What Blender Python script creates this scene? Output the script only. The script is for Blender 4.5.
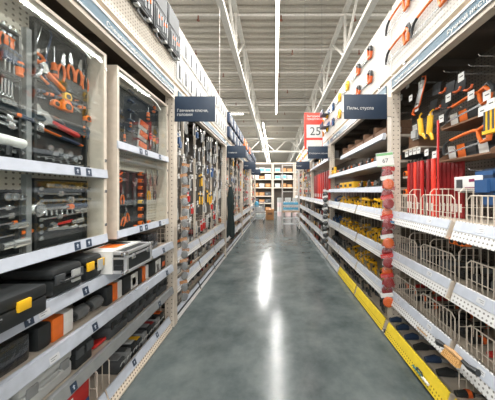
import bpy, bmesh, math, random
from mathutils import Vector, Matrix, Euler
random.seed(7)
for o in list(bpy.data.objects): bpy.data.objects.remove(o, do_unlink=True)
SC = bpy.context.scene
COL = SC.collection

# ------------------------------------------------------------------ camera, world, lights, exposure
FPX, VX, VY, CH = 215.0, 275.0, 192.0, 1.59          # focal length (px), vanishing point, eye height
cam_d = bpy.data.cameras.new('camera'); cam = bpy.data.objects.new('camera', cam_d); COL.objects.link(cam)
cam.location = (0, 0, CH); cam.rotation_euler = (math.pi/2, 0, 0)
cam_d.sensor_width = 36; cam_d.lens = FPX/495*36; cam_d.clip_start = .05; cam_d.clip_end = 200
cam_d.shift_x = -(VX-247.5)/495; cam_d.shift_y = -(200-VY)/495
SC.camera = cam
W = bpy.data.worlds.new('hall_air'); SC.world = W; W.use_nodes = True
W.node_tree.nodes['Background'].inputs[0].default_value = (1.0, .985, .96, 1)
W.node_tree.nodes['Background'].inputs[1].default_value = 1.5
SC.view_settings.view_transform = 'Standard'; SC.view_settings.look = 'None'
SC.view_settings.gamma = 1; SC.view_settings.use_curve_mapping = False
SC.view_settings.exposure = 0.68
STRIP_Z = 7.05
def area_lamp(x, y, z, sx, sy, power):
    d = bpy.data.lights.new('strip_lamp', 'AREA'); d.shape = 'RECTANGLE'; d.size = sx; d.size_y = sy
    d.energy = power; d.color = (1, .98, .95)
    o = bpy.data.objects.new('strip_lamp', d); COL.objects.link(o); o.location = (x, y, z); return o
LAMPS = [(.08, 4.5, 21, 700), (-.95, 28, 22, 1500)]
for xx in (-9.2, -4.6, 4.7, 9.4):  # out-of-view strips over the neighbouring aisles, added for the light they give
    LAMPS.append((xx, 10, 34, 1300))
area_lamp(-2.8, 15.2, STRIP_Z, 1.1, .12, 250)
for (x, y, L, p) in LAMPS: area_lamp(x, y, STRIP_Z-.05, .09, L, p)

# ------------------------------------------------------------------ materials
def lin(c): return tuple(((v/255)/12.92 if v/255 <= .04045 else ((v/255+.055)/1.055)**2.4) for v in c)
MATS = {}
def M(name, rgb, rough=.5, metal=0., var=.05, scale=18., bump=0., coat=0., emit=0., alpha=None):
    m = bpy.data.materials.new(name); m.use_nodes = True; nt = m.node_tree; n = nt.nodes; l = nt.links
    b = n['Principled BSDF']; c = lin(rgb)
    tc = n.new('ShaderNodeTexCoord'); nz = n.new('ShaderNodeTexNoise'); nz.inputs['Scale'].default_value = scale
    nz.inputs['Detail'].default_value = 3; l.new(tc.outputs['Object'], nz.inputs['Vector'])
    r = n.new('ShaderNodeValToRGB'); e = r.color_ramp.elements
    e[0].position = .3; e[1].position = .7
    e[0].color = tuple(v*(1-var*1.6) for v in c)+(1,); e[1].color = tuple(min(1, v*(1+var*1.6)) for v in c)+(1,)
    l.new(nz.outputs['Fac'], r.inputs['Fac']); l.new(r.outputs['Color'], b.inputs['Base Color'])
    b.inputs['Roughness'].default_value = rough; b.inputs['Metallic'].default_value = metal
    b.inputs['Coat Weight'].default_value = coat; b.inputs['Coat Roughness'].default_value = .08
    if emit: b.inputs['Emission Color'].default_value = c+(1,); b.inputs['Emission Strength'].default_value = emit
    if bump:
        bp = n.new('ShaderNodeBump'); bp.inputs['Strength'].default_value = bump; bp.inputs['Distance'].default_value = .01
        l.new(nz.outputs['Fac'], bp.inputs['Height']); l.new(bp.outputs['Normal'], b.inputs['Normal'])
    if alpha is not None: b.inputs['Alpha'].default_value = alpha
    MATS[name] = m; return m
def perforate(name, rgb, hole, pitch, rad, a='Y', rough=.5):
    """sheet with rows of punched holes; the hole grid lies in object axes a and Z"""
    m = M(name, rgb, rough, var=.03); nt = m.node_tree; n = nt.nodes; l = nt.links; b = n['Principled BSDF']
    src = b.inputs['Base Color'].links[0].from_socket
    tc = n.new('ShaderNodeTexCoord'); sp = n.new('ShaderNodeSeparateXYZ'); l.new(tc.outputs['Object'], sp.inputs[0])
    def cell(sock):
        d = n.new('ShaderNodeMath'); d.operation = 'DIVIDE'; l.new(sock, d.inputs[0]); d.inputs[1].default_value = pitch
        f = n.new('ShaderNodeMath'); f.operation = 'FRACT'; l.new(d.outputs[0], f.inputs[0])
        s = n.new('ShaderNodeMath'); s.operation = 'SUBTRACT'; l.new(f.outputs[0], s.inputs[0]); s.inputs[1].default_value = .5
        p = n.new('ShaderNodeMath'); p.operation = 'MULTIPLY'; l.new(s.outputs[0], p.inputs[0]); l.new(s.outputs[0], p.inputs[1]); return p
    p, q = cell(sp.outputs[a]), cell(sp.outputs['Z'])
    ad = n.new('ShaderNodeMath'); ad.operation = 'ADD'; l.new(p.outputs[0], ad.inputs[0]); l.new(q.outputs[0], ad.inputs[1])
    lt = n.new('ShaderNodeMath'); lt.operation = 'LESS_THAN'; l.new(ad.outputs[0], lt.inputs[0]); lt.inputs[1].default_value = rad*rad
    mx = n.new('ShaderNodeMix'); mx.data_type = 'RGBA'; l.new(lt.outputs[0], mx.inputs[0]); l.new(src, mx.inputs[6])
    mx.inputs[7].default_value = lin(hole)+(1,); l.new(mx.outputs[2], b.inputs['Base Color']); return m
cream = M('cream_enamel', (203, 192, 177), .45); white = M('white_enamel', (206, 203, 198), .4)
rail = M('label_rail_plastic', (176, 182, 192), .35); silverrail = M('galvanised_rail', (165, 168, 170), .38, .6)
navy = M('navy_board', (40, 55, 74), .45); bluestrip = M('blue_grey_strip', (66, 96, 112), .35)
black = M('black_plastic', (36, 39, 40), .42); soft = M('soft_black', (44, 46, 48), .75); dkgrey = M('dark_grey_plastic', (66, 69, 71), .5)
foam = M('tool_foam', (24, 29, 31), .7); grey = M('grey_plastic', (128, 130, 130), .5); ltgrey = M('light_grey_plastic', (176, 178, 176), .45)
steel = M('chrome_steel', (190, 192, 193), .25, .85); dksteel = M('dark_steel', (110, 112, 114), .35, .7); alu = M('aluminium', (200, 202, 204), .35, .6)
orange = M('orange_plastic', (228, 112, 40), .42); orange2 = M('deep_orange_plastic', (216, 98, 42), .4); red = M('red_plastic', (188, 44, 40), .4)
dkred = M('dark_red_plastic', (140, 36, 38), .4); yellow = M('yellow_plastic', (232, 180, 34), .42); yellowp = M('yellow_enamel', (226, 198, 52), .45)
blue = M('blue_plastic', (44, 82, 128), .45); dkblue = M('dark_blue_plastic', (38, 56, 82), .45); sky = M('light_blue_film', (96, 178, 214), .3)
teal = M('dark_teal_cloth', (30, 42, 42), .9, bump=.4, scale=60); green = M('green_print', (120, 178, 120), .5)
card = M('white_card', (216, 216, 212), .55); carton = M('brown_carton', (170, 122, 78), .8, var=.08); dkcarton = M('dark_carton', (116, 86, 64), .8, var=.08)
blackfilm = M('film_wrapped_black', (40, 42, 44), .18, bump=.9, scale=26, coat=.6); greyfilm = M('film_wrapped_grey', (92, 95, 96), .2, bump=.8, scale=30, coat=.5)
straw = M('straw_bristle', (186, 142, 84), .9, bump=.8, scale=90); wood = M('pale_wood', (190, 150, 104), .6)
deck = M('ceiling_steel_deck', (170, 163, 151), .55); trussm = M('truss_paint', (192, 187, 178), .5); pipe = M('sprinkler_pipe_paint', (204, 198, 190), .45)
wallm = M('far_wall_paint', (196, 194, 188), .7); promo = M('promo_red', (230, 62, 46), .45); pink = M('pale_pink_film', (222, 200, 200), .4)
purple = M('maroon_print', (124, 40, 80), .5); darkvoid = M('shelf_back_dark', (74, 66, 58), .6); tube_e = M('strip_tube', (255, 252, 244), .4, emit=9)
led = M('led_tube', (255, 253, 248), .4, emit=1.2)
peg = perforate('pegboard_cream', (190, 182, 168), (104, 96, 88), .03, .2); pegdk = perforate('pegboard_dark', (98, 92, 84), (48, 44, 40), .03, .22)
perfw = perforate('perforated_white', (206, 206, 204), (120, 118, 115), .026, .23); perfy = perforate('perforated_yellow', (226, 198, 52), (140, 116, 30), .026, .24)
perfc = perforate('perforated_cream', (214, 200, 182), (120, 106, 92), .026, .25); postm = perforate('upright_slots', (203, 192, 177), (92, 84, 78), .05, .13, 'X')
boardm = perforate('perforated_board', (192, 188, 181), (150, 145, 138), .03, .2)
# clear panes: thin fresnel glass
def thin(name, tint, base):
    m = bpy.data.materials.new(name); m.use_nodes = True; nt = m.node_tree; n = nt.nodes; l = nt.links
    for x in list(n):
        if x.type != 'OUTPUT_MATERIAL': n.remove(x)
    out = n['Material Output']; t = n.new('ShaderNodeBsdfTransparent'); t.inputs[0].default_value = tint+(1,)
    g = n.new('ShaderNodeBsdfGlossy'); g.inputs['Roughness'].default_value = .03; fr = n.new('ShaderNodeFresnel'); fr.inputs[0].default_value = 1.5
    mp = n.new('ShaderNodeMath'); mp.operation = 'MULTIPLY_ADD'; l.new(fr.outputs[0], mp.inputs[0]); mp.inputs[1].default_value = .13; mp.inputs[2].default_value = base
    mx = n.new('ShaderNodeMixShader'); l.new(mp.outputs[0], mx.inputs[0]); l.new(t.outputs[0], mx.inputs[1]); l.new(g.outputs[0], mx.inputs[2])
    l.new(mx.outputs[0], out.inputs[0]); MATS[name] = m; return m
glass = thin('cabinet_glass', (.95, .97, .965), .006); film = thin('clear_film', (.95, .95, .95), .06)
# polished concrete floor
def concrete():
    m = M('polished_concrete', (104, 110, 108), .2, var=.06, scale=2.2); nt = m.node_tree; n = nt.nodes; l = nt.links; b = n['Principled BSDF']
    tc = n.new('ShaderNodeTexCoord'); z1 = n.new('ShaderNodeTexNoise'); z1.inputs['Scale'].default_value = 1.9; z1.inputs['Detail'].default_value = 8
    z1.inputs['Roughness'].default_value = .65; l.new(tc.outputs['Object'], z1.inputs['Vector'])
    r = n.new('ShaderNodeValToRGB'); e = r.color_ramp.elements; e[0].position = .32; e[1].position = .7
    e[0].color = lin((62, 71, 72))+(1,); e[1].color = lin((104, 111, 110))+(1,)
    l.new(z1.outputs['Fac'], r.inputs['Fac']); l.new(r.outputs['Color'], b.inputs['Base Color'])
    r2 = n.new('ShaderNodeMapRange'); r2.inputs['To Min'].default_value = .15; r2.inputs['To Max'].default_value = .21
    l.new(z1.outputs['Fac'], r2.inputs['Value']); l.new(r2.outputs['Result'], b.inputs['Roughness'])
    b.inputs['Specular IOR Level'].default_value = .25
    return m
floorm = concrete()

# ------------------------------------------------------------------ mesh builder
class MB:
    def __init__(s): s.v = []; s.f = []; s.m = []; s.cur = 0
    def use(s, i): s.cur = i; return s
    def face(s, ids): s.f.append(ids); s.m.append(s.cur)
    def box(s, x0, x1, y0, y1, z0, z1, rot=None, about=None):
        x0, x1 = min(x0, x1), max(x0, x1); y0, y1 = min(y0, y1), max(y0, y1); z0, z1 = min(z0, z1), max(z0, z1)
        b = len(s.v); p = [Vector((x, y, z)) for z in (z0, z1) for y in (y0, y1) for x in (x0, x1)]
        if rot is not None:
            c = Vector(about) if about is not None else Vector(((x0+x1)/2, (y0+y1)/2, (z0+z1)/2)); p = [rot @ (q-c)+c for q in p]
        s.v += p
        for q in ((0, 2, 3, 1), (4, 5, 7, 6), (0, 1, 5, 4), (2, 6, 7, 3), (0, 4, 6, 2), (1, 3, 7, 5)): s.face([b+i for i in q])
        return s
    def tube(s, path, r, n=6, cap=True, closed=False):
        P = [Vector(p) for p in path]; R = r if isinstance(r, (list, tuple)) else [r]*len(P); b = len(s.v); k = len(P); prev = None
        for i, p in enumerate(P):
            a = P[(i-1) % k] if (closed or i > 0) else p; c = P[(i+1) % k] if (closed or i < k-1) else p
            d = (c-a).normalized() if (c-a).length > 1e-9 else Vector((0, 0, 1))
            if prev is None:
                up = Vector((0, 0, 1)) if abs(d.z) < .9 else Vector((1, 0, 0)); e1 = d.cross(up).normalized()
            else:
                e1 = (prev-d*prev.dot(d)); e1 = e1.normalized() if e1.length > 1e-6 else d.orthogonal().normalized()
            e2 = d.cross(e1); prev = e1
            for j in range(n):
                t = 2*math.pi*j/n+math.pi/n; s.v.append(p+(e1*math.cos(t)+e2*math.sin(t))*R[i])
        for i in range(k if closed else k-1):
            for j in range(n):
                i2 = (i+1) % k; s.face([b+i*n+j, b+i*n+(j+1) % n, b+i2*n+(j+1) % n, b+i2*n+j])
        if cap and not closed:
            s.face([b+j for j in range(n)][::-1]); s.face([b+(k-1)*n+j for j in range(n)])
        return s
    def cyl(s, p0, p1, r, n=10, r2=None): return s.tube([p0, p1], [r, r if r2 is None else r2], n)
    def prism(s, poly, y0, y1, axis='y'):
        """poly of (a,b): axis y -> (x,z); axis x -> (y,z); axis z -> (x,y)"""
        b = len(s.v); n = len(poly)
        A = sum(poly[i][0]*poly[(i+1) % n][1]-poly[(i+1) % n][0]*poly[i][1] for i in range(n))
        if A < 0: poly = poly[::-1]
        for t in (y0, y1):
            for (u, w) in poly: s.v.append(Vector((u, t, w)) if axis == 'y' else Vector((t, u, w)) if axis == 'x' else Vector((u, w, t)))
        flip = (axis == 'y') ^ (y1 < y0)
        def add(ids): s.face(ids[::-1] if flip else ids)
        add([b+i for i in range(n)][::-1]); add([b+n+i for i in range(n)])
        for i in range(n): j = (i+1) % n; add([b+i, b+j, b+n+j, b+n+i])
        return s
    def lathe(s, prof, n=12, o=(0, 0, 0), axis='z'):
        b = len(s.v); o = Vector(o); k = len(prof)
        for (r, h) in prof:
            for j in range(n):
                t = 2*math.pi*j/n; u, w = r*math.cos(t), r*math.sin(t)
                s.v.append(o+(Vector((u, w, h)) if axis == 'z' else Vector((u, h, w)) if axis == 'y' else Vector((h, u, w))))
        for i in range(k-1):
            for j in range(n): s.face([b+i*n+j, b+i*n+(j+1) % n, b+(i+1)*n+(j+1) % n, b+(i+1)*n+j])
        if prof[0][0] > 1e-5: s.face([b+j for j in range(n)][::-1])
        if prof[-1][0] > 1e-5: s.face([b+(k-1)*n+j for j in range(n)])
        return s
    def mesh(s, name, mats, bevel=0, smooth=True):
        me = bpy.data.meshes.new(name); me.from_pydata([tuple(p) for p in s.v], [], s.f)
        for m in (mats if isinstance(mats, (list, tuple)) else [mats]): me.materials.append(m)
        if len(me.materials) > 1: me.polygons.foreach_set('material_index', s.m)
        bm = bmesh.new(); bm.from_mesh(me)
        bmesh.ops.recalc_face_normals(bm, faces=bm.faces)
        if bevel: bmesh.ops.bevel(bm, geom=bm.edges[:], offset=bevel, segments=2, profile=.5, affect='EDGES', clamp_overlap=True)
        bm.to_mesh(me); bm.free()
        if smooth:
            me.shade_smooth(); me.set_sharp_from_angle(angle=math.radians(35))
        return me
def ob(name, mesh, parent=None, loc=(0, 0, 0), rot=(0, 0, 0)):
    o = bpy.data.objects.new(name, mesh); COL.objects.link(o); o.location = loc; o.rotation_euler = rot
    if parent is not None: o.parent = parent
    return o
def part(name, mb, mats, parent=None, bevel=0, loc=(0, 0, 0)): return ob(name, mb.mesh(name, mats, bevel), parent, loc)
def tag(o, label=None, cat=None, group=None, kind=None):
    if label: o['label'] = label
    if cat: o['category'] = cat
    if group: o['group'] = group
    if kind: o['kind'] = kind
    return o
def thing(name, label, cat, loc=(0, 0, 0), rot=(0, 0, 0), group=None):
    o = bpy.data.objects.new(name, None); COL.objects.link(o); o.location = loc; o.rotation_euler = rot; o.empty_display_size = .05
    return tag(o, label, cat, group)
KIND = {}
def kind(key, *parts): KIND[key] = parts          # parts: (name, mesh, index of its parent part or None)
def put(key, name, label, cat, loc, rot=(0, 0, 0), group=None, scale=None):
    ps = KIND[key]
    if len(ps) == 1:
        loc = (loc[0], loc[1], loc[2]+.0012); o = tag(ob(name, ps[0][1], None, loc, rot), label, cat, group)
    else:
        loc = (loc[0], loc[1], loc[2]+.0012); o = thing(name, label, cat, loc, rot, group); made = []
        for p in ps: made.append(ob(p[0], p[1], o if len(p) < 3 or p[2] is None else made[p[2]]))
    if scale: o.scale = (scale,)*3 if not isinstance(scale, (tuple, list)) else scale
    return o
def text_mesh(s, size, align='LEFT', ext=.001):
    c = bpy.data.curves.new('lettering', 'FONT'); c.body = s; c.size = size; c.align_x = align; c.extrude = ext; c.resolution_u = 3
    o = bpy.data.objects.new('lettering', c); COL.objects.link(o)
    dg = bpy.context.evaluated_depsgraph_get(); me = bpy.data.meshes.new_from_object(o.evaluated_get(dg)); bpy.data.objects.remove(o); bpy.data.curves.remove(c)
    return me
def lettering(s, size, mat, parent, loc, rot, name='lettering'):
    """flat printed words, one piece per word"""
    R3 = Euler(rot).to_matrix(); first = None
    for li, line in enumerate(s.split('\n')):
        off = 0.
        for wd in line.split(' '):
            me = text_mesh(wd, size); me.materials.clear(); me.materials.append(mat); wx = max(v.co.x for v in me.vertices)
            o = ob(name, me, parent, Vector(loc)+R3 @ Vector((off, -li*size, 0)), rot); off += wx+size*.3; first = first or o
    return first
def onX(x, y, X):                                   # pixel -> (Y, Z) on the vertical plane X = const
    Y = X*FPX/(x-VX); return Y, CH+(VY-y)/FPX*Y
def onY(x, y, Y): return (x-VX)/FPX*Y, CH+(VY-y)/FPX*Y
NTH = 'first second third fourth fifth sixth seventh eighth ninth tenth eleventh twelfth thirteenth fourteenth fifteenth sixteenth seventeenth eighteenth nineteenth twentieth'.split()
PI = math.pi; RZ = {-1: PI/2, 1: -PI/2}             # a thing whose front is local -y, on the left (-1) or right (+1) side

# ------------------------------------------------------------------ the hall
f = MB().box(-14, 14, -8, 46, -.2, 0); tag(part('floor', f, floorm), 'grey polished concrete floor reflecting the strip lights', kind='structure')
j = MB()
for y in (3.35, 8.2, 13.0): j.box(-1.18, 1.2, y-.003, y+.003, -.002, .0012)
saw = tag(part('floor_joint', j, M('joint_line', (82, 88, 87), .6), bpy.data.objects['floor']), None)
# corrugated deck
def ceiling():
    mb = MB(); z0, pit = 7.72, .31; ys = []; y = -8
    while y < 46:
        ys += [(y, z0), (y+.12, z0), (y+.155, z0+.09), (y+.275, z0+.09)]; y += pit
    b = 0
    for (yy, zz) in ys: mb.v += [Vector((-14, yy, zz)), Vector((14, yy, zz))]
    for i in range(len(ys)-1): mb.face([2*i, 2*i+1, 2*i+3, 2*i+2])
    mb.box(-14, 14, -8, 46, 7.86, 8.0)
    return mb
tag(part('ceiling', ceiling(), deck), 'corrugated pale steel roof deck', kind='structure')
tag(part('wall_back', MB().box(-14, 14, 45.8, 46, 0, 7.7), wallm), 'far pale end wall of the hall', kind='structure')
# long roof trusses
def truss_meshes(L=54, zb=5.95, zt=7.4):
    a = MB().box(-.08, .08, 0, L, zb, zb+.11); c = MB().box(-.07, .07, 0, L, zt, zt+.12)
    v = MB().box(-.035, .035, -.035, .035, zb+.08, zt+.03)
    n = (zt-zb); d = MB().tube([(0, 0, zb+.05), (0, 1.5, zt+.03)], .045, 4); e = MB().tube([(0, 1.5, zt+.03), (0, 3.0, zb+.05)], .045, 4)
    return [x.mesh(nm, trussm) for x, nm in ((a, 'bottom_chord'), (c, 'top_chord'), (v, 'vertical_web'), (d, 'diagonal_web'), (e, 'diagonal_web'))]
TM = truss_meshes()
for x, lab in ((-4.82, 'pale roof truss above the shelving on the left'), (-1.27, 'pale steel roof truss left of the strip light'), (2.28, 'pale steel roof truss right of the strip light'), (5.83, 'pale roof truss above the shelving on the right')):
    t = thing('roof_truss', lab, 'truss', (x, -8, 0), group='long roof trusses')
    ob('bottom_chord', TM[0], t); ob('top_chord', TM[1], t)
    for k in range(0, 18):
        ob('vertical_web', TM[2], t, (0, k*3.0+.0, 0)); ob('diagonal_web', TM[3], t, (0, k*3.0, 0)); ob('diagonal_web', TM[4], t, (0, k*3.0, 0))
# cross pipes with sprinkler heads
pm = MB().cyl((-13, 0, 0), (13, 0, 0), .035, 8).mesh('pipe', pipe)
hm = MB().cyl((0, 0, -.16), (0, 0, 0), .022, 6).lathe([(.05, -.19), (.05, -.17), (.02, -.15)], 8).mesh('sprinkler_head', M('sprinkler_rust', (120, 72, 56), .5))
ky = [1.9+1.7*i for i in range(0, 12)]
for i, y in enumerate(ky):
    t = thing('sprinkler_pipe', f'white sprinkler pipe crossing under the roof, {NTH[i]} from the camera', 'pipe', (0, y, 7.1+.26), group='sprinkler pipes under the roof')
    ob('pipe', pm, t)
    for x in (-3.2+(i % 2)*.7, -.2-(i % 2)*.5+.9, 3.4-(i % 2)*.8): ob('sprinkler_head', hm, t, (x, 0, 0))
# deep cross beams and a cross truss at the far end
for i, (y, z, h) in enumerate(((14.2, 7.35, .3), (18.5, 7.3, .3), (24, 7.2, .35), (31, 7.2, .35))):
    b = MB().box(-13, 13, -.12, .12, -.02, .02).box(-13, 13, -.12, .12, h-.02, h+.02).box(-13, 13, -.02, .02, 0, h)
    tag(ob('roof_beam', b.mesh('roof_beam', trussm), None, (0, y, z)), f'pale cross beam under the roof, {NTH[i]} from the camera', 'beam', 'roof cross beams')
t = thing('cross_truss', 'pale zigzag cross truss above the far shelving', 'truss', (0, 21.4, 5.55))
part('bottom_chord', MB().box(-13, 13, -.06, .06, 0, .12), trussm, t); part('top_chord', MB().box(-13, 13, -.06, .06, 1.3, 1.42), trussm, t)
zz = MB().tube([(0, 0, .06), (1.3, 0, 1.36)], .05, 4).mesh('diagonal_web', trussm); zy = MB().tube([(1.3, 0, 1.36), (2.6, 0, .06)], .05, 4).mesh('diagonal_web', trussm)
for k in range(-4, 4): ob('diagonal_web', zz, t, (k*2.6, 0, 0)); ob('diagonal_web', zy, t, (k*2.6, 0, 0))
# strip lights
for i, (x, y, L, p) in enumerate(LAMPS):
    lab = ['long white strip light directly over the aisle', 'farther white strip light over the end of the aisle', 'unseen strip light added over the second aisle to the left', 'unseen strip light added over the next aisle to the left', 'unseen strip light added over the next aisle to the right', 'unseen strip light added over the second aisle to the right'][i]
    t = thing('strip_light', lab, 'light', (x, y, STRIP_Z), group='ceiling strip lights')
    part('housing', MB().box(-.055, .055, -L/2, L/2, .03, .1), white, t); part('light_tube', MB().box(-.043, .043, -L/2, L/2, -.02, .03), tube_e, t)
    rods = MB().cyl((0, 0, .1), (0, 0, .62), .006, 5).mesh('hanger_rod', dksteel)
    for k in range(int(L/3)): ob('hanger_rod', rods, t, (0, -L/2+.55+k*3, 0))
t = thing('strip_light', 'short white strip light crossing above the left shelving', 'light', (-2.8, 15.2, 7.1), group='ceiling strip lights')
part('housing', MB().box(-.55, .55, -.06, .06, .03, .1), white, t); part('light_tube', MB().box(-.55, .55, -.06, .06, -.02, .03), tube_e, t)
rods = MB().cyl((0, 0, .1), (0, 0, .62), .006, 5).mesh('hanger_rod', dksteel)
for k in (-.4, .4): ob('hanger_rod', rods, t, (k, 0, 0))
# thin cable drops
for i, (x, Y, z0, lab) in enumerate(((-1.30, 5.05, 3.66, 'thin white cable drop behind the wrench boards on the left'),)):
    tag(part('cable_drop', MB().cyl((x, Y, z0), (x, Y, 7.71), .006, 6), pipe), lab, 'cable')

# ------------------------------------------------------------------ shelving
PL = [-.12, 2.53, 5.18, 7.83, 10.48, 13.13]; PR = [-.25, 2.40, 5.05, 7.70, 10.35, 13.0]
XF = {-1: 1.19, 1: 1.30}; DEPTH = .52
SIDE = {-1: 'left', 1: 'right'}
# shared pieces of shelving
def post_mesh(s):
    return MB().box(0, s*.1, 0, .09, 0, 2.86).mesh('upright', postm)
POST = {s: post_mesh(s) for s in (-1, 1)}
def arrow_label(sx):
    mb = MB().box(min(0, sx*.0012), max(0, sx*.0012), -.02, .02, -.002, .046)
    mb.use(1).prism([(-.003, .010), (.003, .010), (.003, .024), (.009, .024), (0, .035), (-.009, .024), (-.003, .024)], sx*.0012, sx*.0018, 'x'); return mb.mesh('arrow_label', [navy, rail])
ARROWM = {1: arrow_label(-1), -1: arrow_label(1)}
PLAB = MB().box(-.001, .001, -.026, .026, 0, .034).use(1).box(-.0016, .0016, -.02, .012, .021, .025).box(-.0016, .0016, -.02, .0, .01, .014).mesh('price_label', [M('label_paper', (196, 198, 200), .5), grey])
def bay(s, k, y0, y1, label, back=pegdk, last=False):
    """one bay of shelving: uprights, header beam with blue strip, top deck, back panel"""
    t = thing('shelving_bay', label, 'shelving', (s*XF[s], y0, 0), group=f'shelving bays along the {SIDE[s]} side'); L = y1-y0
    ob('upright', POST[s], t)
    if last: ob('upright', POST[s], t, (0, L, 0))
    h = part('header_beam', MB().box(0, s*.07, .09, L, 2.695, 2.86), cream, t)
    part('blue_strip', MB().box(-s*.012, 0, .1, L-.02, 2.74, 2.82), bluestrip, h)
    part('strip_lip', MB().box(-s*.016, 0, .1, L-.02, 2.728, 2.74), silverrail, h); 
    part('strip_lip', MB().box(-s*.016, 0, .1, L-.02, 2.82, 2.832), silverrail, h)
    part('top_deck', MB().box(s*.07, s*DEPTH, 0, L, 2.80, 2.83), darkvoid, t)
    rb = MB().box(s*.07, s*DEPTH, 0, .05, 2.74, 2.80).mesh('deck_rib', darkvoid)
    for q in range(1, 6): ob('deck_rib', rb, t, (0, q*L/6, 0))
    part('back_panel', MB().box(s*DEPTH, s*(DEPTH+.03), 0, L, 0, 2.86), back, t)
    return t
GAP = .022
def shelf(t, s, a, b, z, front='flat', col=None, lip=None, depth=None, labels=(), off=0.):
    """a deck between local y a..b whose top is at z, with its front rail and labels as pieces of the shelf"""
    D = depth or DEPTH
    dk = part('shelf_deck', MB().box(s*(.03+off), s*D, a, b, z-.03, z), cream, t)
    if front == 'flat':
        fr = part('label_rail', MB().prism([(s*(off-.012), z-.062), (s*(off-.016), z-.056), (s*(off+.0), z+.012), (s*(off+.03), z+.012), (s*(off+.03), z-.062)], a, b, 'y'), col or rail, dk)
        lx = lambda zz: s*(off-.014)
        for (y, kd) in labels:
            o = ob('arrow_label' if kd == 'a' else 'price_label', ARROWM[-1 if s < 0 else 1] if kd == 'a' else PLAB, dk, (s*(off-.0155)+0, y, z-.05), (0, s*.22, 0))
    else:
        x0, x1 = off-.075, off-.028; z0, z1 = z-.105, z+.025
        pl = part('front_plate', MB().prism([(s*x0, z0), (s*x1, z1), (s*(x1+.006), z1), (s*(x0+.006), z0)], a+GAP, b-GAP, 'y'), col or perfw, dk)
        m = lambda q: (x0+(x1-x0)*q, z0+(z1-z0)*q)
        p0, p1 = m(.5), m(.97)
        part('label_holder', MB().prism([(s*(p0[0]-.004), p0[1]), (s*(p1[0]-.004), p1[1]), (s*p1[0], p1[1]), (s*p0[0], p0[1])], a+GAP+.003, b-GAP-.003, 'y'), lip or rail, dk)
        part('front_flange', MB().prism([(s*x0, z0), (s*(x0+.006), z0), (s*.05, z0-.004), (s*.05, z0-.012)], a+.004, b-.004, 'y'), cream, dk)
        for yy in (a+GAP+.002, b-GAP-.006):
            part('side_bracket', MB().prism([(s*x0, z0), (s*x1, z1), (s*.04, z-.03), (s*.04, z-.10)], yy, yy+.004, 'y'), cream, dk)
        q0 = m(.62)
        for (y, kd) in labels: ob('price_label', PLAB, dk, (s*(q0[0]-.005), y, q0[1]), (0, s*math.atan2(x1-x0, z1-z0), 0))
    return dk
def fence(s, w, h, n, r=.0045):
    mb = MB(); mb.tube([(0, 0, 0), (0, 0, h-.03), (0, .03, h), (0, w-.03, h), (0, w, h-.03), (0, w, 0)], r, 5)
    for i in range(1, n): mb.tube([(0, w*i/n, 0), (0, w*i/n, h)], r*.7, 4)
    mb.tube([(0, 0, h*.35), (0, w, h*.35)], r*.7, 4); return mb.mesh('wire_fence', cream)
def divider(s, d, h, n=5, r=.0042):
    mb = MB(); mb.tube([(0, 0, 0), (0, 0, h-.03), (s*.03, 0, h), (s*(d-.03), 0, h), (s*d, 0, h-.03), (s*d, 0, 0)], r, 5)
    for i in range(1, n): mb.tube([(s*d*i/n, 0, 0), (s*d*i/n, 0, h)], r*.7, 4)
    mb.tube([(0, 0, h*.45), (s*d, 0, h*.45)], r*.7, 4); return mb.mesh('wire_divider', cream)
FEN = {s: fence(s, .36, .2, 10) for s in (-1, 1)}; FENL = {s: fence(s, .38, .11, 9) for s in (-1, 1)}
DIV = {s: divider(s, .42, .25, 8) for s in (-1, 1)}

def hang_sign(s, Y, x0, x1, z0, z1, text, label, size=.047, tx=.03):
    t = thing('aisle_sign', label, 'sign', ((x0+x1)/2, Y, z0), group='navy aisle signs'); w = (x1-x0)/2; h = z1-z0
    part('board', MB().box(-w, w, -.006, .006, 0, h), navy, t, .003)
    g = XF[s]-max(abs(x0), abs(x1))-.0012; part('wall_bracket', MB().box(s*w, s*(w+max(g, .004)), -.004, .02, .03, h-.03), cream, t)
    lettering(text, size, card, t, (-w+tx, -.0075, h*.38), (PI/2, 0, 0)); return t

BAYS = {}
names = ['nearest', 'second', 'third', 'fourth', 'farthest']
look = {-1: ['with the two glass tool cabinets', 'hung with wrenches and pliers', 'beside the dark hanging apron', 'fourth along the aisle', 'farthest along the aisle'],
        1: ['hung with saws behind wire baskets', 'full of yellow clamps', 'with tall red packs', 'fourth along the aisle', 'farthest along the aisle']}
for s, P in ((-1, PL), (1, PR)):
    for k in range(5):
        BAYS[s, k] = bay(s, k, P[k], P[k+1], f'cream steel shelving bay on the {SIDE[s]} {look[s][k]}', last=(k == 4))
# lettering on the blue header strips
def strip_text(s, k, txt, ystart, size=.05):
    h = [c for c in BAYS[s, k].children if c.name.startswith('header_beam')][0]
    x = -s*.0135
    if s < 0: lettering(txt, size, card, h, (x, ystart, 2.757), (PI/2, 0, PI/2))
    else: lettering(txt, size, card, h, (x, ystart, 2.757), (PI/2, 0, -PI/2))
strip_text(-1, 0, 'Специализированный ручной инструмент', 1.62, .05); strip_text(-1, 1, 'Гаечные ключи и головки', .3); strip_text(1, 0, 'Ручной инструмент', 1.86); strip_text(1, 0, 'Пилы и ножовки', 2.58); strip_text(1, 1, 'Струбцины, стусла', 2.4)

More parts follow.
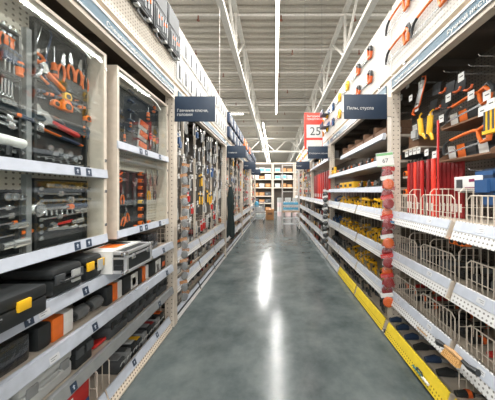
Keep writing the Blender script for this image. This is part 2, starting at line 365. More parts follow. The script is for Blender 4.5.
# left bay 0: three label-rail shelves and a base
b0 = BAYS[-1, 0]; o0 = PL[0]
for (a, b) in ((.02, .85), (.85, 1.68), (1.68, 2.62)):
    la = [(a+.3, 'a'), (a+.37, 'p'), (b-.22, 'a')]
    shelf(b0, -1, a, b, 1.003, labels=la, off=.0); shelf(b0, -1, a, b, .735, labels=[(a+.42, 'p'), (b-.15, 'a')]); shelf(b0, -1, a, b, .475, col=silverrail, labels=[(b-.3, 'a')])
    dk = part('shelf_deck', MB().box(-.03, -DEPTH, a, b, .07, .10), cream, b0)
    part('front_plate', MB().prism([(0, .02), (-.045, .15), (-.051, .15), (-.006, .02)], a+.006, b-.006, 'y'), perfc, dk)
    part('label_holder', MB().prism([(-.014, .078), (-.040, .152), (-.044, .152), (-.018, .078)], a+.008, b-.008, 'y'), rail, dk)
    for yy in (a+.3, b-.28): ob('arrow_label', ARROWM[-1], dk, (-.019, yy, .095), (0, -.33, 0))
    part('kick_plate', MB().box(-.004, -.03, a, b, 0, .03), cream, dk)
    ob('wire_divider', DIV[-1], dk, (-.06, a+.06, .10)); ob('wire_divider', DIV[-1], dk, (-.06, b-.05, .10))
# left bays 1-4: tilted white fronts low down
for k in range(1, 5):
    t = BAYS[-1, k]; L = PL[k+1]-PL[k]
    for q in range(3):
        a, b = .1+q*(L-.1)/3, .1+(q+1)*(L-.1)/3
        for z in (.82, .46):
            dk = shelf(t, -1, a, b, z, 'tilt', labels=[(a+.2, 'p'), (a+.6, 'p')], off=.075)
            if k < 3:
                ob('wire_divider', DIV[-1], dk, (-.08, a+.05, z)); ob('wire_divider', DIV[-1], dk, (-.08, a+.45, z))
        dk = shelf(t, -1, a, b, .115, 'tilt', labels=[(a+.3, 'p')], off=.078)
        part('kick_plate', MB().box(-.02, -.05, a, b, 0, .085), soft, dk)
# right bays
for k in range(0, 5):
    t = BAYS[1, k]; L = PR[k+1]-PR[k]
    for q in range(3):
        a, b = .02+q*(L-.02)/3, .02+(q+1)*(L-.02)/3
        for z in (1.365, .935, .505):
            dk = shelf(t, 1, a, b, z, 'tilt', labels=[(a+.22, 'p'), (a+.66, 'p')], off=-.005)
            if k < 2:
                if k == 0: ob('wire_fence', FEN[1], dk, (.0, a+.03, z)); ob('wire_fence', FEN[1], dk, (.0, a+.45, z))
                for yy in ((a+.03, a+.32, a+.6) if k == 0 else (a+.03,)): ob('wire_divider', DIV[1], dk, (.03, yy, z))
        yel = (k == 0) or (k == 1 and q < 2)
        dk = shelf(t, 1, a, b, .125, 'tilt', col=perfy if yel else perfw, lip=yellowp if yel else rail, labels=[(a+.3, 'p')] if not yel else (), off=-.015)
        part('kick_plate', MB().box(-.07, -.03, a, b, 0, .03), soft, dk)
        ob('wire_divider', DIV[1], dk, (.03, a+.03, .125))
# right bay 1 upper shelves
t = BAYS[1, 1]; L = 2.65
for (a, b, z) in ((.1, 1.72, 2.265), (.1, 2.64, 1.965), (.1, 2.64, 1.645)):
    shelf(t, 1, a, b, z, labels=[(a+.4, 'p'), (a+1.1, 'p')], off=-.04)
for k in (2, 3, 4):
    if k == 2: shelf(BAYS[1, k], 1, .1, 2.64, 2.4, off=-.03)

# signs
hang_sign(-1, 2.52, -1.175, -.70, 2.415, 2.71, 'Гаечные ключи,\nголовки', 'navy sign with two lines of white lettering by the glass cabinets')
hang_sign(-1, 5.17, -1.16, -.70, 2.41, 2.70, 'Отвёртки', 'navy sign hanging past the wrench bay on the left')
hang_sign(-1, 7.82, -1.15, -.70, 2.42, 2.70, 'Ключи', 'navy sign at the third left upright, third in line')
hang_sign(-1, 10.47, -1.16, -.70, 2.43, 2.70, 'Биты', 'small far navy sign, last on the left')
hang_sign(1, 2.39, .765, 1.245, 2.40, 2.675, 'Пилы, стусла', 'large navy sign with one white line, right of the aisle')
hang_sign(1, 5.04, .77, 1.24, 2.37, 2.66, 'Столярные работы', 'navy sign under the red sale poster on the right')
hang_sign(1, 7.69, .76, 1.24, 2.40, 2.68, 'Уровни', 'small far navy sign before the stepladder, right')

# ------------------------------------------------------------------ kinds of tools (front faces local -y, back rests on y = 0, middle at the origin)
def ring(mb, r, tube, n=14, y=-.01, cx=0, cz=0, m=5): return mb.tube([(cx+r*math.cos(2*PI*i/n), y, cz+r*math.sin(2*PI*i/n)) for i in range(n)], tube, m, closed=True)
def k_pliers(key, hm, hm2=None):
    j = MB().prism([(-.012, .012), (.012, .012), (.017, .036), (.006, .1), (-.006, .1), (-.017, .036)], -.016, -.004); j.lathe([(.009, -.02), (.009, -.004)], 10, (0, 0, .026), 'y')
    h = [MB().tube([(sx*.006, -.01, .016), (sx*.02, -.01, -.012), (sx*.027, -.01, -.05), (sx*.02, -.01, -.1)], [.006, .009, .0085, .007], 7) for sx in (-1, 1)]
    kind(key, ('jaws', j.mesh('jaws', steel)), ('handle', h[0].mesh('handle', hm)), ('handle', h[1].mesh('handle', hm2 or hm)))
k_pliers('pliers_orange', orange); k_pliers('pliers_yellow', yellow); k_pliers('pliers_grey', dkgrey); k_pliers('pliers_red', red); k_pliers('pliers_blue', blue)
def k_driver(key, hm, L=.2):
    h = MB().lathe([(.006, -L/2), (.014, -L/2+.008), (.015, -L/2+.05), (.011, -L/2+.07), (.014, -L/2+.085), (.007, -L/2+.095)], 9, (0, -.015, 0)); c = MB().lathe([(.0152, -L/2+.02), (.0158, -L/2+.024), (.0158, -L/2+.036), (.0152, -L/2+.04)], 9, (0, -.015, 0))
    kind(key, ('handle', h.mesh('handle', hm)), ('shaft', MB().tube([(0, -.015, -L/2+.09), (0, -.015, L/2-.01), (0, -.015, L/2)], [.0035, .0035, .0015], 6).mesh('shaft', steel)), ('grip_band', c.mesh('grip_band', black)))
k_driver('driver_orange', orange); k_driver('driver_dark', dkblue); k_driver('driver_red', red)
def k_hacksaw(key):
    fr = MB().tube([(.03, -.012, -.13), (.05, -.012, -.1), (.05, -.012, .1), (.04, -.012, .13), (-.02, -.012, .13)], .006, 6)
    hd = MB().tube([(-.02, -.012, -.15), (.03, -.012, -.14), (.045, -.012, -.105), (.02, -.012, -.09), (-.03, -.012, -.1)], [.012, .013, .011, .009, .011], 7)
    kind(key, ('frame', fr.mesh('frame', dkblue)), ('handle', hd.mesh('handle', orange)), ('blade', MB().box(-.022, -.019, -.018, -.006, -.12, .13).mesh('blade', steel)))
k_hacksaw('hacksaw')
def k_wrench(key, hm):   # adjustable wrench lying along x, jaw at left
    j = MB().prism([(-.14, .0), (-.13, .03), (-.1, .034), (-.075, .014), (-.06, .012), (-.06, -.012), (-.08, -.016), (-.1, -.034), (-.115, -.03), (-.1, -.005), (-.118, .01)], -.02, -.004)
    h = MB().tube([(-.065, -.012, 0), (0, -.012, 0), (.09, -.012, 0), (.11, -.012, 0)], [.012, .014, .016, .01], 7)
    kind(key, ('jaw', j.mesh('jaw', steel)), ('handle', h.mesh('handle', hm)))
k_wrench('wrench_red', red); k_wrench('wrench_orange', orange); k_wrench('wrench_dark', dkgrey)
def k_hammer(key):
    kind(key, ('head', MB().box(-.15, -.12, -.03, -.004, -.045, .045).mesh('head', steel, .004)), ('shaft', MB().tube([(-.13, -.016, 0), (-.02, -.016, 0)], .01, 7).mesh('shaft', orange)), ('grip', MB().tube([(-.02, -.016, 0), (.02, -.016, 0), (.1, -.016, 0)], [.011, .014, .015], 8).mesh('grip', dkblue)), ('end_cap', MB().tube([(.1, -.016, 0), (.125, -.016, 0)], [.0155, .012], 8).mesh('end_cap', orange)))
k_hammer('hammer')
def k_ratchet(key, hm):
    h = MB(); ring(h, .026, .009, 12, -.012, -.11); h.lathe([(.016, -.022), (.016, -.004)], 10, (-.11, 0, 0), 'y')
    kind(key, ('head', h.mesh('head', steel)), ('shaft', MB().tube([(-.086, -.012, 0), (.03, -.012, 0)], .0075, 7).mesh('shaft', steel)), ('grip', MB().tube([(.03, -.012, 0), (.05, -.012, 0), (.13, -.012, 0), (.14, -.012, 0)], [.01, .014, .014, .009], 8).mesh('grip', hm)), ('grip_band', MB().tube([(.03, -.012, 0), (.052, -.012, 0)], [.0125, .0155], 8).mesh('grip_band', orange)))
k_ratchet('ratchet', dkblue); k_ratchet('ratchet_orange', orange)
def k_bar(key):          # long socket bar with a sliding piece
    kind(key, ('bar', MB().tube([(-.14, -.012, 0), (.14, -.012, 0)], .0085, 8).mesh('bar', steel)), ('sliding_head', MB().box(-.02, .012, -.026, -.002, -.018, .018).mesh('sliding_head', steel, .003)), ('end_drive', MB().box(.135, .155, -.02, -.004, -.009, .009).mesh('end_drive', dksteel)))
k_bar('bar')
kind('socket', ('socket_body', MB().lathe([(.012, -.004), (.017, -.006), (.017, -.026), (.012, -.026), (.011, -.01), (.0, -.01)], 12, (0, 0, 0), 'y').mesh('socket_body', steel)))
kind('socket_large', ('socket_body', MB().lathe([(.02, -.004), (.026, -.006), (.026, -.034), (.018, -.034), (.016, -.012), (.0, -.012)], 14, (0, 0, 0), 'y').mesh('socket_body', steel)))
kind('deep_socket', ('socket_body', MB().tube([(-.04, -.018, 0), (-.01, -.018, 0), (-.008, -.018, 0), (.04, -.018, 0)], [.013, .013, .018, .018], 10).mesh('socket_body', steel)))
def k_spanner(key, m, L=.2):
    h = MB().tube([(0, -.008, -L/2+.015), (0, -.008, L/2-.02)], .0065, 6); ring(h, .013, .005, 10, -.008, 0, -L/2); h.prism([(-.008, L/2-.025), (-.017, L/2-.005), (-.012, L/2+.016), (-.006, L/2-.002), (.006, L/2-.002), (.012, L/2+.016), (.017, L/2-.005), (.008, L/2-.025)], -.013, -.003)
    kind(key, ('spanner_body', h.mesh('spanner_body', m)))
k_spanner('spanner', steel); k_spanner('spanner_dark', dksteel)
def k_tape(key, m):
    kind(key, ('shell', MB().prism([(-.035, -.03), (.035, -.03), (.037, .01), (.02, .036), (-.02, .036), (-.036, .015)], -.045, -.003).mesh('shell', m, .004)), ('face_disc', MB().lathe([(.022, -.048), (.022, -.044)], 14, (0, 0, 0), 'y').mesh('face_disc', black)))
k_tape('tape_orange', orange); k_tape('tape_yellow', yellow)
def k_tray(key, w, h, d=.03, m=foam):
    o = MB().box(-w/2, w/2, -.006, 0, -h/2, h/2); r = MB().box(-w/2, w/2, -d, -.006, h/2-.012, h/2).box(-w/2, w/2, -d, -.006, -h/2, -h/2+.012).box(-w/2, -w/2+.012, -d, -.006, -h/2+.012, h/2-.012).box(w/2-.012, w/2, -d, -.006, -h/2+.012, h/2-.012)
    kind(key, ('foam_bed', o.mesh('foam_bed', m)), ('rim', r.mesh('rim', black)))

# ------------------------------------------------------------------ glass cabinets on the left
GX = -1.222; BX = -1.345
def cabinet(label, y0, y1, z0, z1, mid, divs, side_lab):
    t = thing('display_cabinet', label, 'cabinet', (GX, y0, z0), group='glass fronted tool cabinets'); L = y1-y0; H = z1-z0; dz = mid-z0; D = BX-GX
    part('back_panel', MB().box(D-.02, D, .02, L-.02, .0, H-.02), peg, t)
    part('rear_body', MB().box(-.475, D-.02, 0, L, 0, H), cream, t)
    for yy in (0, L-.022): part('side_panel', MB().box(D, 0, yy, yy+.022, 0, H-.02), cream, t)
    part('top_panel', MB().box(D, .0, 0, L, H-.02, H), cream, t); part('bottom_panel', MB().box(D, -.004, .022, L-.022, 0, .02), cream, t)
    part('middle_shelf', MB().box(D, -.004, .022, L-.022, dz+.012, dz+.03), ltgrey, t)
    for zz in (.0, dz):
        r = part('label_rail', MB().prism([(.006, zz+.002), (.012, zz+.006), (.006, zz+.064), (-.002, zz+.064), (-.002, zz+.002)], -.002, L-.001, 'y'), rail, t)
        for yy in ((.34, .42, .5, .8, .88) if L > .9 else (.28, .36, .6, .68)):
            if yy in (.42, .5): continue
            o = ob('arrow_label' if yy in (.34, .8, .88, .28, .36, .6) else 'price_label', ARROWM[-1] if yy in (.34, .8, .88, .28, .36, .6) else PLAB, r, (.0125, yy, zz+.012), (0, -.1, 0))
    part('glass_pane', MB().box(-.010, -.006, .022, L-.004, .066, dz), glass, t); part('glass_pane', MB().box(-.010, -.006, .022, L-.004, dz+.066, H-.022), glass, t)
    pts = [(-.03, .1+(L-.2)*q/14, H-.035-(.0 if q < 11 else .0025*(q-10)**2.2)) for q in range(15)]
    part('led_tube', MB().tube(pts, .0022, 6), led, t)
    for yy in divs:
        part('divider_strip', MB().box(D, D+.03, yy-.012, yy+.012, dz+.03, H-.12), grey, t); part('divider_strip', MB().box(D, D+.03, yy-.012, yy+.012, .02, dz), grey, t)
    hinge = MB().box(-.006, .006, L-.018, L-.004, 0, .02).mesh('hinge', steel)
    for zz in (.12, dz-.1, dz+.12, H-.12): ob('hinge', hinge, t, (0, 0, zz))
    return t
cabinet('large glass fronted tool cabinet with orange handled pliers, nearest on the left', .52, 1.56, 1.225, 2.585, 1.685, [.63], '')
cabinet('narrower glass fronted tool cabinet standing next to the upright post', 1.665, 2.455, 1.225, 2.575, 1.925, [], '')
def tool(key, name, label, cat, x, y, X=-1.322, rot=0, group=None, scale=None, s=-1):
    Y, Z = onX(x, y, X)
    if s < 0: g = 1.22; scale = tuple(v*g for v in scale) if isinstance(scale, tuple) else (scale or 1)*g
    return put(key, name, label, cat, (X, Y, Z), (0, math.radians(rot), RZ[s]), group, scale)
def tray(label, Y0, Y1, Z0, Z1, X=BX+.0012, s=-1, name='tool_tray', group='dark tool trays in the glass cabinets', d=.03):
    key = f'tray{Y0}{Z0}{X}'; k_tray(key, Y1-Y0, Z1-Z0, d); return put(key, name, label, 'tray', (X, (Y0+Y1)/2, (Z0+Z1)/2), (0, 0, RZ[s]), group)
# trays of cabinet one
tray('dark tray holding the hacksaw and the row of pliers', 1.175, 1.505, 2.225, 2.55)
tray('dark tray of tape measures and fat orange grips under the pliers', 1.175, 1.505, 1.995, 2.222)
tray('dark tray with red wrench and blue gripped hammer', 1.175, 1.505, 1.72, 1.992)
tray('dark socket tray with long chrome bars, right half of the lower shelf', 1.175, 1.505, 1.262, 1.665)
tray('dark socket tray at the left end of the lower shelf', .68, 1.115, 1.262, 1.60)
tray('black case lid with pale emblem, upper left in the cabinet', .68, 1.115, 2.17, 2.40)
tray('dark tray with an orange screwdriver, left of the hacksaw', .68, 1.115, 1.99, 2.165)
tray('dark tray with rings and a white rubber mallet', .68, 1.115, 1.72, 1.985)
XT = BX+.0085
em = MB().prism([(-.03, -.02), (.0, .03), (.035, -.02), (.02, -.02), (.012, -.008), (-.008, -.008), (-.014, -.02)], -.005, 0); kind('emblem', ('emblem', em.mesh('emblem', card)))
Y, Z = onX(18, 44, XT); e = ob('emblem', KIND['emblem'][0][1], None, (XT, Y, Z), (0, 0, RZ[-1]))
lid = [o for o in bpy.data.objects if o.name.startswith('tool_tray') and 'emblem' in o.get('label', '')][0]
e.parent = lid; e.location = (Y-lid.location.y, -.006, Z-lid.location.z); e.rotation_euler = (0, 0, 0)
c1 = 'cabinet one'
tool('hacksaw', 'hacksaw', 'orange handled hacksaw with dark frame, upper tray', 'saw', 39, 42, XT, 12, scale=.68)
for i, (x, y, r, lb) in enumerate(((60.5, 67, 6, 'beside the thin orange screwdriver'), (69.5, 67, -4, 'second in the pliers row'), (78, 72, 5, 'third in the pliers row'), (84, 78, 0, 'last of the pliers row by the cabinet side'))):
    tool('pliers_orange', 'pliers', f'orange handled pliers hanging upright, {lb}', 'pliers', x, y, XT, r, 'orange pliers in the large cabinet', .72)
tool('driver_orange', 'screwdriver', 'thin orange screwdriver between hacksaw and pliers', 'screwdriver', 51, 62, XT, 0, scale=(.7, 1, .75))
tool('driver_dark', 'screwdriver', 'small dark blue screwdriver in the pliers tray', 'screwdriver', 44.5, 60, XT, 0, scale=.6)
tool('spanner', 'spanner', 'thin chrome spanner beside the hacksaw blade', 'spanner', 36.5, 60, XT, 0, scale=.5)
tool('wrench_orange', 'grip_tool', 'fat orange tipped grip tool lying above another', 'tool', 50, 80, XT, 30, scale=(.55, 1.2, .9)); tool('hammer', 'grip_tool', 'dark blue gripped tool with orange end', 'tool', 46, 86, XT, 28, scale=(.45, 1, .6))
tool('tape_orange', 'tape_measure', 'orange tape measure in the middle tray', 'tape measure', 62, 107, XT, 0, scale=.75); tool('tape_orange', 'tape_measure', 'small orange tape measure left of the larger one', 'tape measure', 53, 104, XT, 10, scale=.5)
tool('tape_orange', 'tape_measure', 'orange cutter block at the right of the middle tray', 'tape measure', 85, 119, XT, 0, scale=.5); tool('tape_yellow', 'tape_measure', 'yellow and black tape measure in the middle tray', 'tape measure', 64, 97, XT, 0, scale=.55)
tool('pliers_orange', 'pliers', 'short orange pliers lying flat above the red wrench', 'pliers', 72, 106, XT, 115, scale=.5); tool('pliers_orange', 'pliers', 'tiny orange pliers at the top right of the middle tray', 'pliers', 79, 98, XT, 60, scale=.42)
tool('wrench_red', 'adjustable_wrench', 'red handled adjustable wrench lying in the tray', 'wrench', 60, 128, XT, 12, scale=(.85, 1, 1)); tool('pliers_orange', 'pliers', 'open orange pliers behind the red wrench', 'pliers', 62, 127, XT, 108, scale=.7)
tool('hammer', 'hammer', 'hammer with orange shaft and dark blue grip', 'hammer', 60, 138, XT, 10, scale=(.85, 1, .5))
for i, x in enumerate((83, 86, 89)): tool('driver_dark' if i else 'driver_orange', 'screwdriver', f'small upright screwdriver at the tray end, {NTH[i]} from the left', 'screwdriver', x, 139+i, XT, 180, 'small screwdrivers by the cabinet side', (.4, .6, .75))
for i in range(7): tool('socket', 'socket', f'small chrome socket below the hammer, {NTH[i]} from the left', 'socket', 47+i*5, 148+i*1.6+(i % 2)*4, XT, 0, 'small sockets below the hammer', .8)
for i in range(6): tool('socket', 'socket', f'tiny chrome ring socket at the tray bottom, {NTH[i]} from the left', 'socket', 74+i*2.6, 166+i*.3, XT, 0, 'tiny ring sockets at the tray bottom', .5)
# left trays
tool('driver_orange', 'screwdriver', 'bright orange screwdriver at the left of the cabinet', 'screwdriver', 16, 78, XT, 180, scale=(1, 1, .7))
for i in range(5): tool('socket', 'ring_socket', f'small chrome ring in the upper left row, {NTH[i]} from the left', 'socket', 1+i*4.3, 100.5+i*1.5, XT, 0, 'chrome rings in the upper left row', .62)
tool('ratchet', 'ratchet', 'ratchet with orange band below the chrome rings', 'ratchet', 7, 112, XT, 8, scale=(.62, .9, .8)); tool('bar', 'socket_bar', 'chrome bar with sliding piece under the ratchet', 'bar', 6, 119, XT, 8, scale=(.7, .8, .8)); tool('bar', 'socket_bar', 'lower chrome bar above the mallet', 'bar', 8, 126, XT, 10, scale=(.7, .8, .8))
kind('mallet', ('head', MB().tube([(-.06, -.025, 0), (-.055, -.025, 0), (.055, -.025, 0), (.06, -.025, 0)], [.018, .024, .024, .018], 12).mesh('head', card)), ('neck', MB().tube([(0, -.025, -.024), (0, -.025, -.07)], .012, 8).mesh('neck', black)))
tool('mallet', 'mallet', 'white rubber mallet head in the left tray', 'mallet', 4, 141, XT, 4, scale=.85)
for i, x in enumerate((4, 10.5, 18)): tool('socket_large', 'socket', f'large chrome socket in the lower left tray, {NTH[i]} from the left', 'socket', x, 197, XT, 0, 'large sockets in the lower left tray', .62)
for i, (x, y, k_, sc) in enumerate(((6, 208, 'bar', .55), (9, 216, 'bar', .6), (6, 224, 'ratchet', .6), (14, 226, 'deep_socket', .8), (12, 235, 'ratchet_orange', .6), (10, 244, 'deep_socket', 1.1))):
    tool(k_, 'socket_tool', f'chrome socket tool in the lower left tray, {NTH[i]} from the top', 'tool', x, y, XT, -4, 'socket tools in the lower left tray', sc)
for i in range(11): tool('socket', 'socket', f'chrome socket in the top row of the lower tray, {NTH[i]} from the left', 'socket', 46+i*4.2, 185.5+i*.35, XT, 0, 'sockets along the top of the lower tray', .58)
for i, (x, y, k_, sc, r) in enumerate(((58, 194, 'bar', .75, 1), (68, 200, 'bar', .95, 0), (60, 207.5, 'ratchet', 1.0, -1), (58, 216.5, 'bar', .65, -4), (77, 211, 'deep_socket', .9, -3), (62, 223, 'wrench_red', .5, -6), (74, 221, 'deep_socket', .8, -6))):
    tool(k_, 'socket_tool', f'chrome socket tool in the right lower tray, {NTH[i]} from the top', 'tool', x, y, XT, r, 'socket tools in the right lower tray', sc)
for i in range(9): tool('socket', 'socket', f'chrome socket in the upright chain at left, {NTH[i]} from the top', 'socket', 38.5, 189+i*6.2, XT, 0, 'upright chain of sockets', .55)
for i in range(5): tool('spanner', 'spanner', f'small chrome spanner at the right of the lower tray, {NTH[i]} from the left', 'spanner', 82+i*2.2, 212, XT, 0, 'small spanners in the lower tray', .3)
for i in range(4): tool('deep_socket', 'socket', f'deep chrome socket near the tray bottom, {NTH[i]} from the left', 'socket', 50+i*10, 229-i*1.0, XT, -4, 'deep sockets near the tray bottom', .6)
for i in range(4): tool('driver_dark', 'screwdriver', f'dark blue screwdriver in the upper left tray, {NTH[i]} from the left', 'screwdriver', 1.5+i*4.6, 60+i*3, XT, 180, 'dark screwdrivers in the upper left tray', (.7, .9, .62))
for i in range(4): tool('spanner', 'spanner', f'chrome spanner upright beside the orange screwdriver, {NTH[i]} from the left', 'spanner', 1+i*3.4, 83+i*1.5, XT, 0, 'upright spanners in the left tray', .42)
for i in range(3): tool('pliers_orange', 'pliers', f'orange pliers high in the left tray, {NTH[i]} from the left', 'pliers', 2+i*6, 34+i*4, XT, 0, 'orange pliers high in the left tray', .5)
for i in range(6): tool('driver_orange' if i % 2 else 'driver_dark', 'screwdriver', f'short screwdriver hung above the tape measures, {NTH[i]} from the left', 'screwdriver', 43+i*8, 92+i*3.2, XT, 75, 'short screwdrivers above the tape measures', (.6, .8, .42))
for i in range(5): tool('spanner', 'spanner', f'small chrome spanner lying under the hammer, {NTH[i]} from the left', 'spanner', 46+i*7, 157+i*1.6, XT, 80, 'small spanners under the hammer', .35)
for i in range(7): tool('socket', 'socket', f'small chrome socket along the left tray foot, {NTH[i]} from the left', 'socket', 1.5+i*3.2, 150+i*.5, XT, 0, 'small sockets along the left tray foot', .5)
tool('wrench_dark', 'adjustable_wrench', 'dark adjustable wrench in front of the red one', 'wrench', 48, 117, XT, 12, scale=(.6, .8, .8))
for i in range(8): tool('deep_socket', 'socket', f'short deep socket in the middle row of the lower tray, {NTH[i]} from the left', 'socket', 45+i*5.2, 213-i*.2, XT, 90, 'short deep sockets in the lower tray', .33)
# cabinet two
tray('dark foam panel of screwdrivers in the narrow cabinet', 1.71, 2.425, 1.99, 2.5); tray('dark foam panel in the lower narrow cabinet', 1.71, 2.2, 1.255, 1.78)
X2 = BX+.0085
for i in range(6): tool('driver_dark', 'screwdriver', f'dark blue screwdriver in the left stack, {NTH[i]} from the top', 'screwdriver', 131.5, 84+i*9.5, X2, 90, 'dark screwdrivers in the narrow cabinet', (.7, 1, .55))
for i in range(2): tool('driver_orange', 'screwdriver', ['orange screwdriver at the lower left of the narrow cabinet', 'short orange screwdriver beside the stack'][i], 'screwdriver', 123.5+i*6, 134-i*14, X2, 0, scale=.55)
pk = MB().box(-.07, .07, -.012, 0, -.05, .05); p2 = MB()
for q in range(6): p2.box(-.062+q*.022, -.046+q*.022, -.026, -.012, -.015, .04)
kind('grip_pack', ('backing_card', pk.mesh('backing_card', ltgrey)), ('orange_bits', p2.mesh('orange_bits', orange2)))
for i, (x, y) in enumerate(((142.5, 126), (142, 136), (141, 146.5))): tool('grip_pack', 'bit_pack', f'flat pack of orange bits, {NTH[i]} from the top', 'pack', x, y, X2, 10, 'flat packs of orange bits', .75)
for i, (x, y) in enumerate(((153, 106), (146.5, 112))): tool('driver_orange', 'screwdriver', ['orange hooked driver high in the narrow cabinet', 'tall orange driver above the bit packs'][i], 'screwdriver', x, y, X2, 15 if i == 0 else 0, scale=(1, 1, .7))
for i in range(4): tool('driver_orange' if i % 2 else 'driver_red', 'screwdriver', f'orange knobbed driver above the rail, {NTH[i]} from the left', 'screwdriver', 149+i*3.2, 140+i*2, X2, 180, 'knobbed drivers above the rail', (1.2, 1, .55))
pc = MB().box(-.05, .05, -.004, 0, -.13, .13); pr = MB().box(-.04, .04, -.006, -.004, .06, .12); kind('price_poster', ('sheet', pc.mesh('sheet', card)), ('red_print', MB().box(-.04, .04, -.006, -.004, .06, .1).mesh('red_print', promo)), ('number', MB().box(-.03, .03, -.006, -.004, -.06, -.02).box(-.03, .0, -.006, -.004, -.02, .03).mesh('number', promo)))
tool('price_poster', 'price_poster', 'narrow white price sheet with red print inside the cabinet', 'poster', 163, 134, X2, 0, scale=.75)
for i in range(8): tool('tape_orange' if i % 2 else 'tape_yellow' if i == 4 else 'tape_orange', 'bit_holder', f'round orange bit holder in the chain, {NTH[i]} from the top', 'holder', 138.5, 174+i*7, X2, 0, 'chain of round orange bit holders', (.42, .7, .42))
for i, (x, y, r) in enumerate(((121, 172, 80), (120.5, 180, 85), (121.5, 196, 0), (123.5, 218, 20), (126, 214, -15))): tool('pliers_orange', 'pliers', f'orange pliers in the lower narrow cabinet, {NTH[i]} from the top', 'pliers', x, y, X2, r, 'orange pliers in the lower narrow cabinet', .6)
tool('wrench_dark', 'adjustable_wrench', 'grey adjustable wrench standing in the lower narrow cabinet', 'wrench', 133, 194, X2, 90, scale=.9)
for i in range(5): tool('pliers_yellow' if i == 1 else 'pliers_grey', 'pliers', f'grey handled pliers at the back of the lower narrow cabinet, {NTH[i]} from the left', 'pliers', 145+i*3, 178+(i % 2)*14, X2, 0, 'grey pliers in the lower narrow cabinet', .7)
for i in range(6): tool('tape_orange' if i % 2 == 0 else 'deep_socket', 'small_tool', f'small orange and steel tool on the cabinet floor, {NTH[i]} from the left', 'tool', 134+i*3.4, 227-i*1.2, X2, 0, 'small tools on the narrow cabinet floor', .42)

# ------------------------------------------------------------------ boxes and cases (base at z = 0, front on local y = 0 facing -y, body goes back to +y, centred in x)
def k_box(key, w, d, h, m, fm=None, bev=.003, bands=(), name='box_body', toptape=None):
    ps = [(name, MB().box(-w/2, w/2, 0, d, 0, h).mesh(name, m, bev))]
    for (u0, u1, v0, v1, bm) in bands: ps.append(('printed_panel', MB().box(-w/2+u0*w, -w/2+u1*w, -.0015, .001, v0*h, v1*h).mesh('printed_panel', bm), 0))
    for (u0, u1, bm) in (toptape or ()): ps.append(('top_print', MB().box(-w/2+u0*w, -w/2+u1*w, .01, d-.01, h-.001, h+.0015).mesh('top_print', bm), 0))
    # the end that faces the camera gets its print too
    kind(key, *ps)
def k_case(key, w, d, h, m, latch, handle=True, bev=.012, lab=None):
    ps = [('lower_shell', MB().box(-w/2, w/2, 0, d, 0, h*.58).mesh('lower_shell', m, bev)), ('lid', MB().box(-w/2, w/2, 0, d, h*.59, h).mesh('lid', m, bev))]
    for u in (-.3, .3): ps.append(('latch', MB().box(u*w-.025, u*w+.025, -.01, .004, h*.42, h*.76).mesh('latch', latch, .003)))
    if handle: ps.append(('handle', MB().tube([(-.06, 0, h*.5), (-.055, -.022, h*.5), (.055, -.022, h*.5), (.06, 0, h*.5)], .008, 7).mesh('handle', m)))
    if lab: ps.append(('sticker', MB().box(lab[0]*w, lab[1]*w, -.0125, -.002, h*.3, h*.75).mesh('sticker', lab[2])))
    kind(key, *ps)
def onshelf(key, name, label, cat, y, z, d=.04, s=-1, rot=0, group=None, scale=None):
    return put(key, name, label, cat, (s*(XF[s]+d), y, z), (0, 0, RZ[s]+math.radians(rot)), group, scale)
k_case('case_yellow', .5, .26, .135, black, yellow); k_case('case_round', .19, .3, .155, black, dkgrey, True, .03, (.05, .3, ltgrey)); k_case('case_small', .095, .2, .13, black, yellow, False, .012)
k_case('case_grey', .28, .3, .165, ltgrey, grey, True, .02); k_case('case_dark', .2, .3, .16, dkgrey, black, True, .012); k_case('case_black2', .12, .3, .16, black, dkgrey, False, .01)
k_case('case_yellow2', .5, .2, .1, soft, yellow)
S1, S2, S3, S0 = 1.003, .735, .475, .10
onshelf('case_yellow', 'tool_case', 'black tool case with yellow latches at the near end', 'tool case', .79, S1+.0125, -.09)
onshelf('case_yellow2', 'tool_case', 'black tool case with yellow trim behind the near one', 'tool case', .82, S1, .24, rot=0)
onshelf('case_round', 'tool_case', 'rounded black case with pale sticker', 'tool case', 1.245, S1+.0125, .0); k_case('case_round2', .135, .3, .16, black, yellow, False, .03, (.1, .35, ltgrey)); onshelf('case_round2', 'tool_case', 'smaller rounded black case with yellow clips beside the silver edged case', 'tool case', 1.425, S1+.0125, .0)
k_box('case_back', .3, .12, .2, soft); onshelf('case_back', 'tool_case', 'plain black box at the back behind the rounded case', 'box', 1.30, S1, .385)
# aluminium flight case
w, d, h = .31, .3, .155
ps = [('case_body', MB().box(-w/2+.006, w/2-.006, .004, d-.004, .006, h-.006).mesh('case_body', black))]
for (a_, b_) in (((-1, 0, 0), (1, 0, 0)), ((-1, 0, 1), (1, 0, 1)), ((-1, 1, 0), (1, 1, 0)), ((-1, 1, 1), (1, 1, 1)), ((-1, 0, 0), (-1, 0, 1)), ((1, 0, 0), (1, 0, 1)), ((-1, 1, 0), (-1, 1, 1)), ((1, 1, 0), (1, 1, 1)), ((-1, 0, 0), (-1, 1, 0)), ((1, 0, 0), (1, 1, 0)), ((-1, 0, 1), (-1, 1, 1)), ((1, 0, 1), (1, 1, 1))):
    f3 = lambda q: (q[0]*(w/2-.011), .011+q[1]*(d-.022), .011+q[2]*(h-.022)); A_, B_ = f3(a_), f3(b_)
    ps.append(('edge_trim', MB().box(min(A_[0], B_[0])-.011, max(A_[0], B_[0])+.011, min(A_[1], B_[1])-.011, max(A_[1], B_[1])+.011, min(A_[2], B_[2])-.011, max(A_[2], B_[2])+.011).mesh('edge_trim', alu, .002), 0))
ps.append(('lid_seam', MB().box(-w/2, w/2, -.003, .005, h*.7, h*.78).mesh('lid_seam', alu), 0))
ps.append(('lid_seam', MB().box(-w/2-.003, -w/2+.005, 0, d, h*.66, h*.74).mesh('lid_seam', alu), 0))
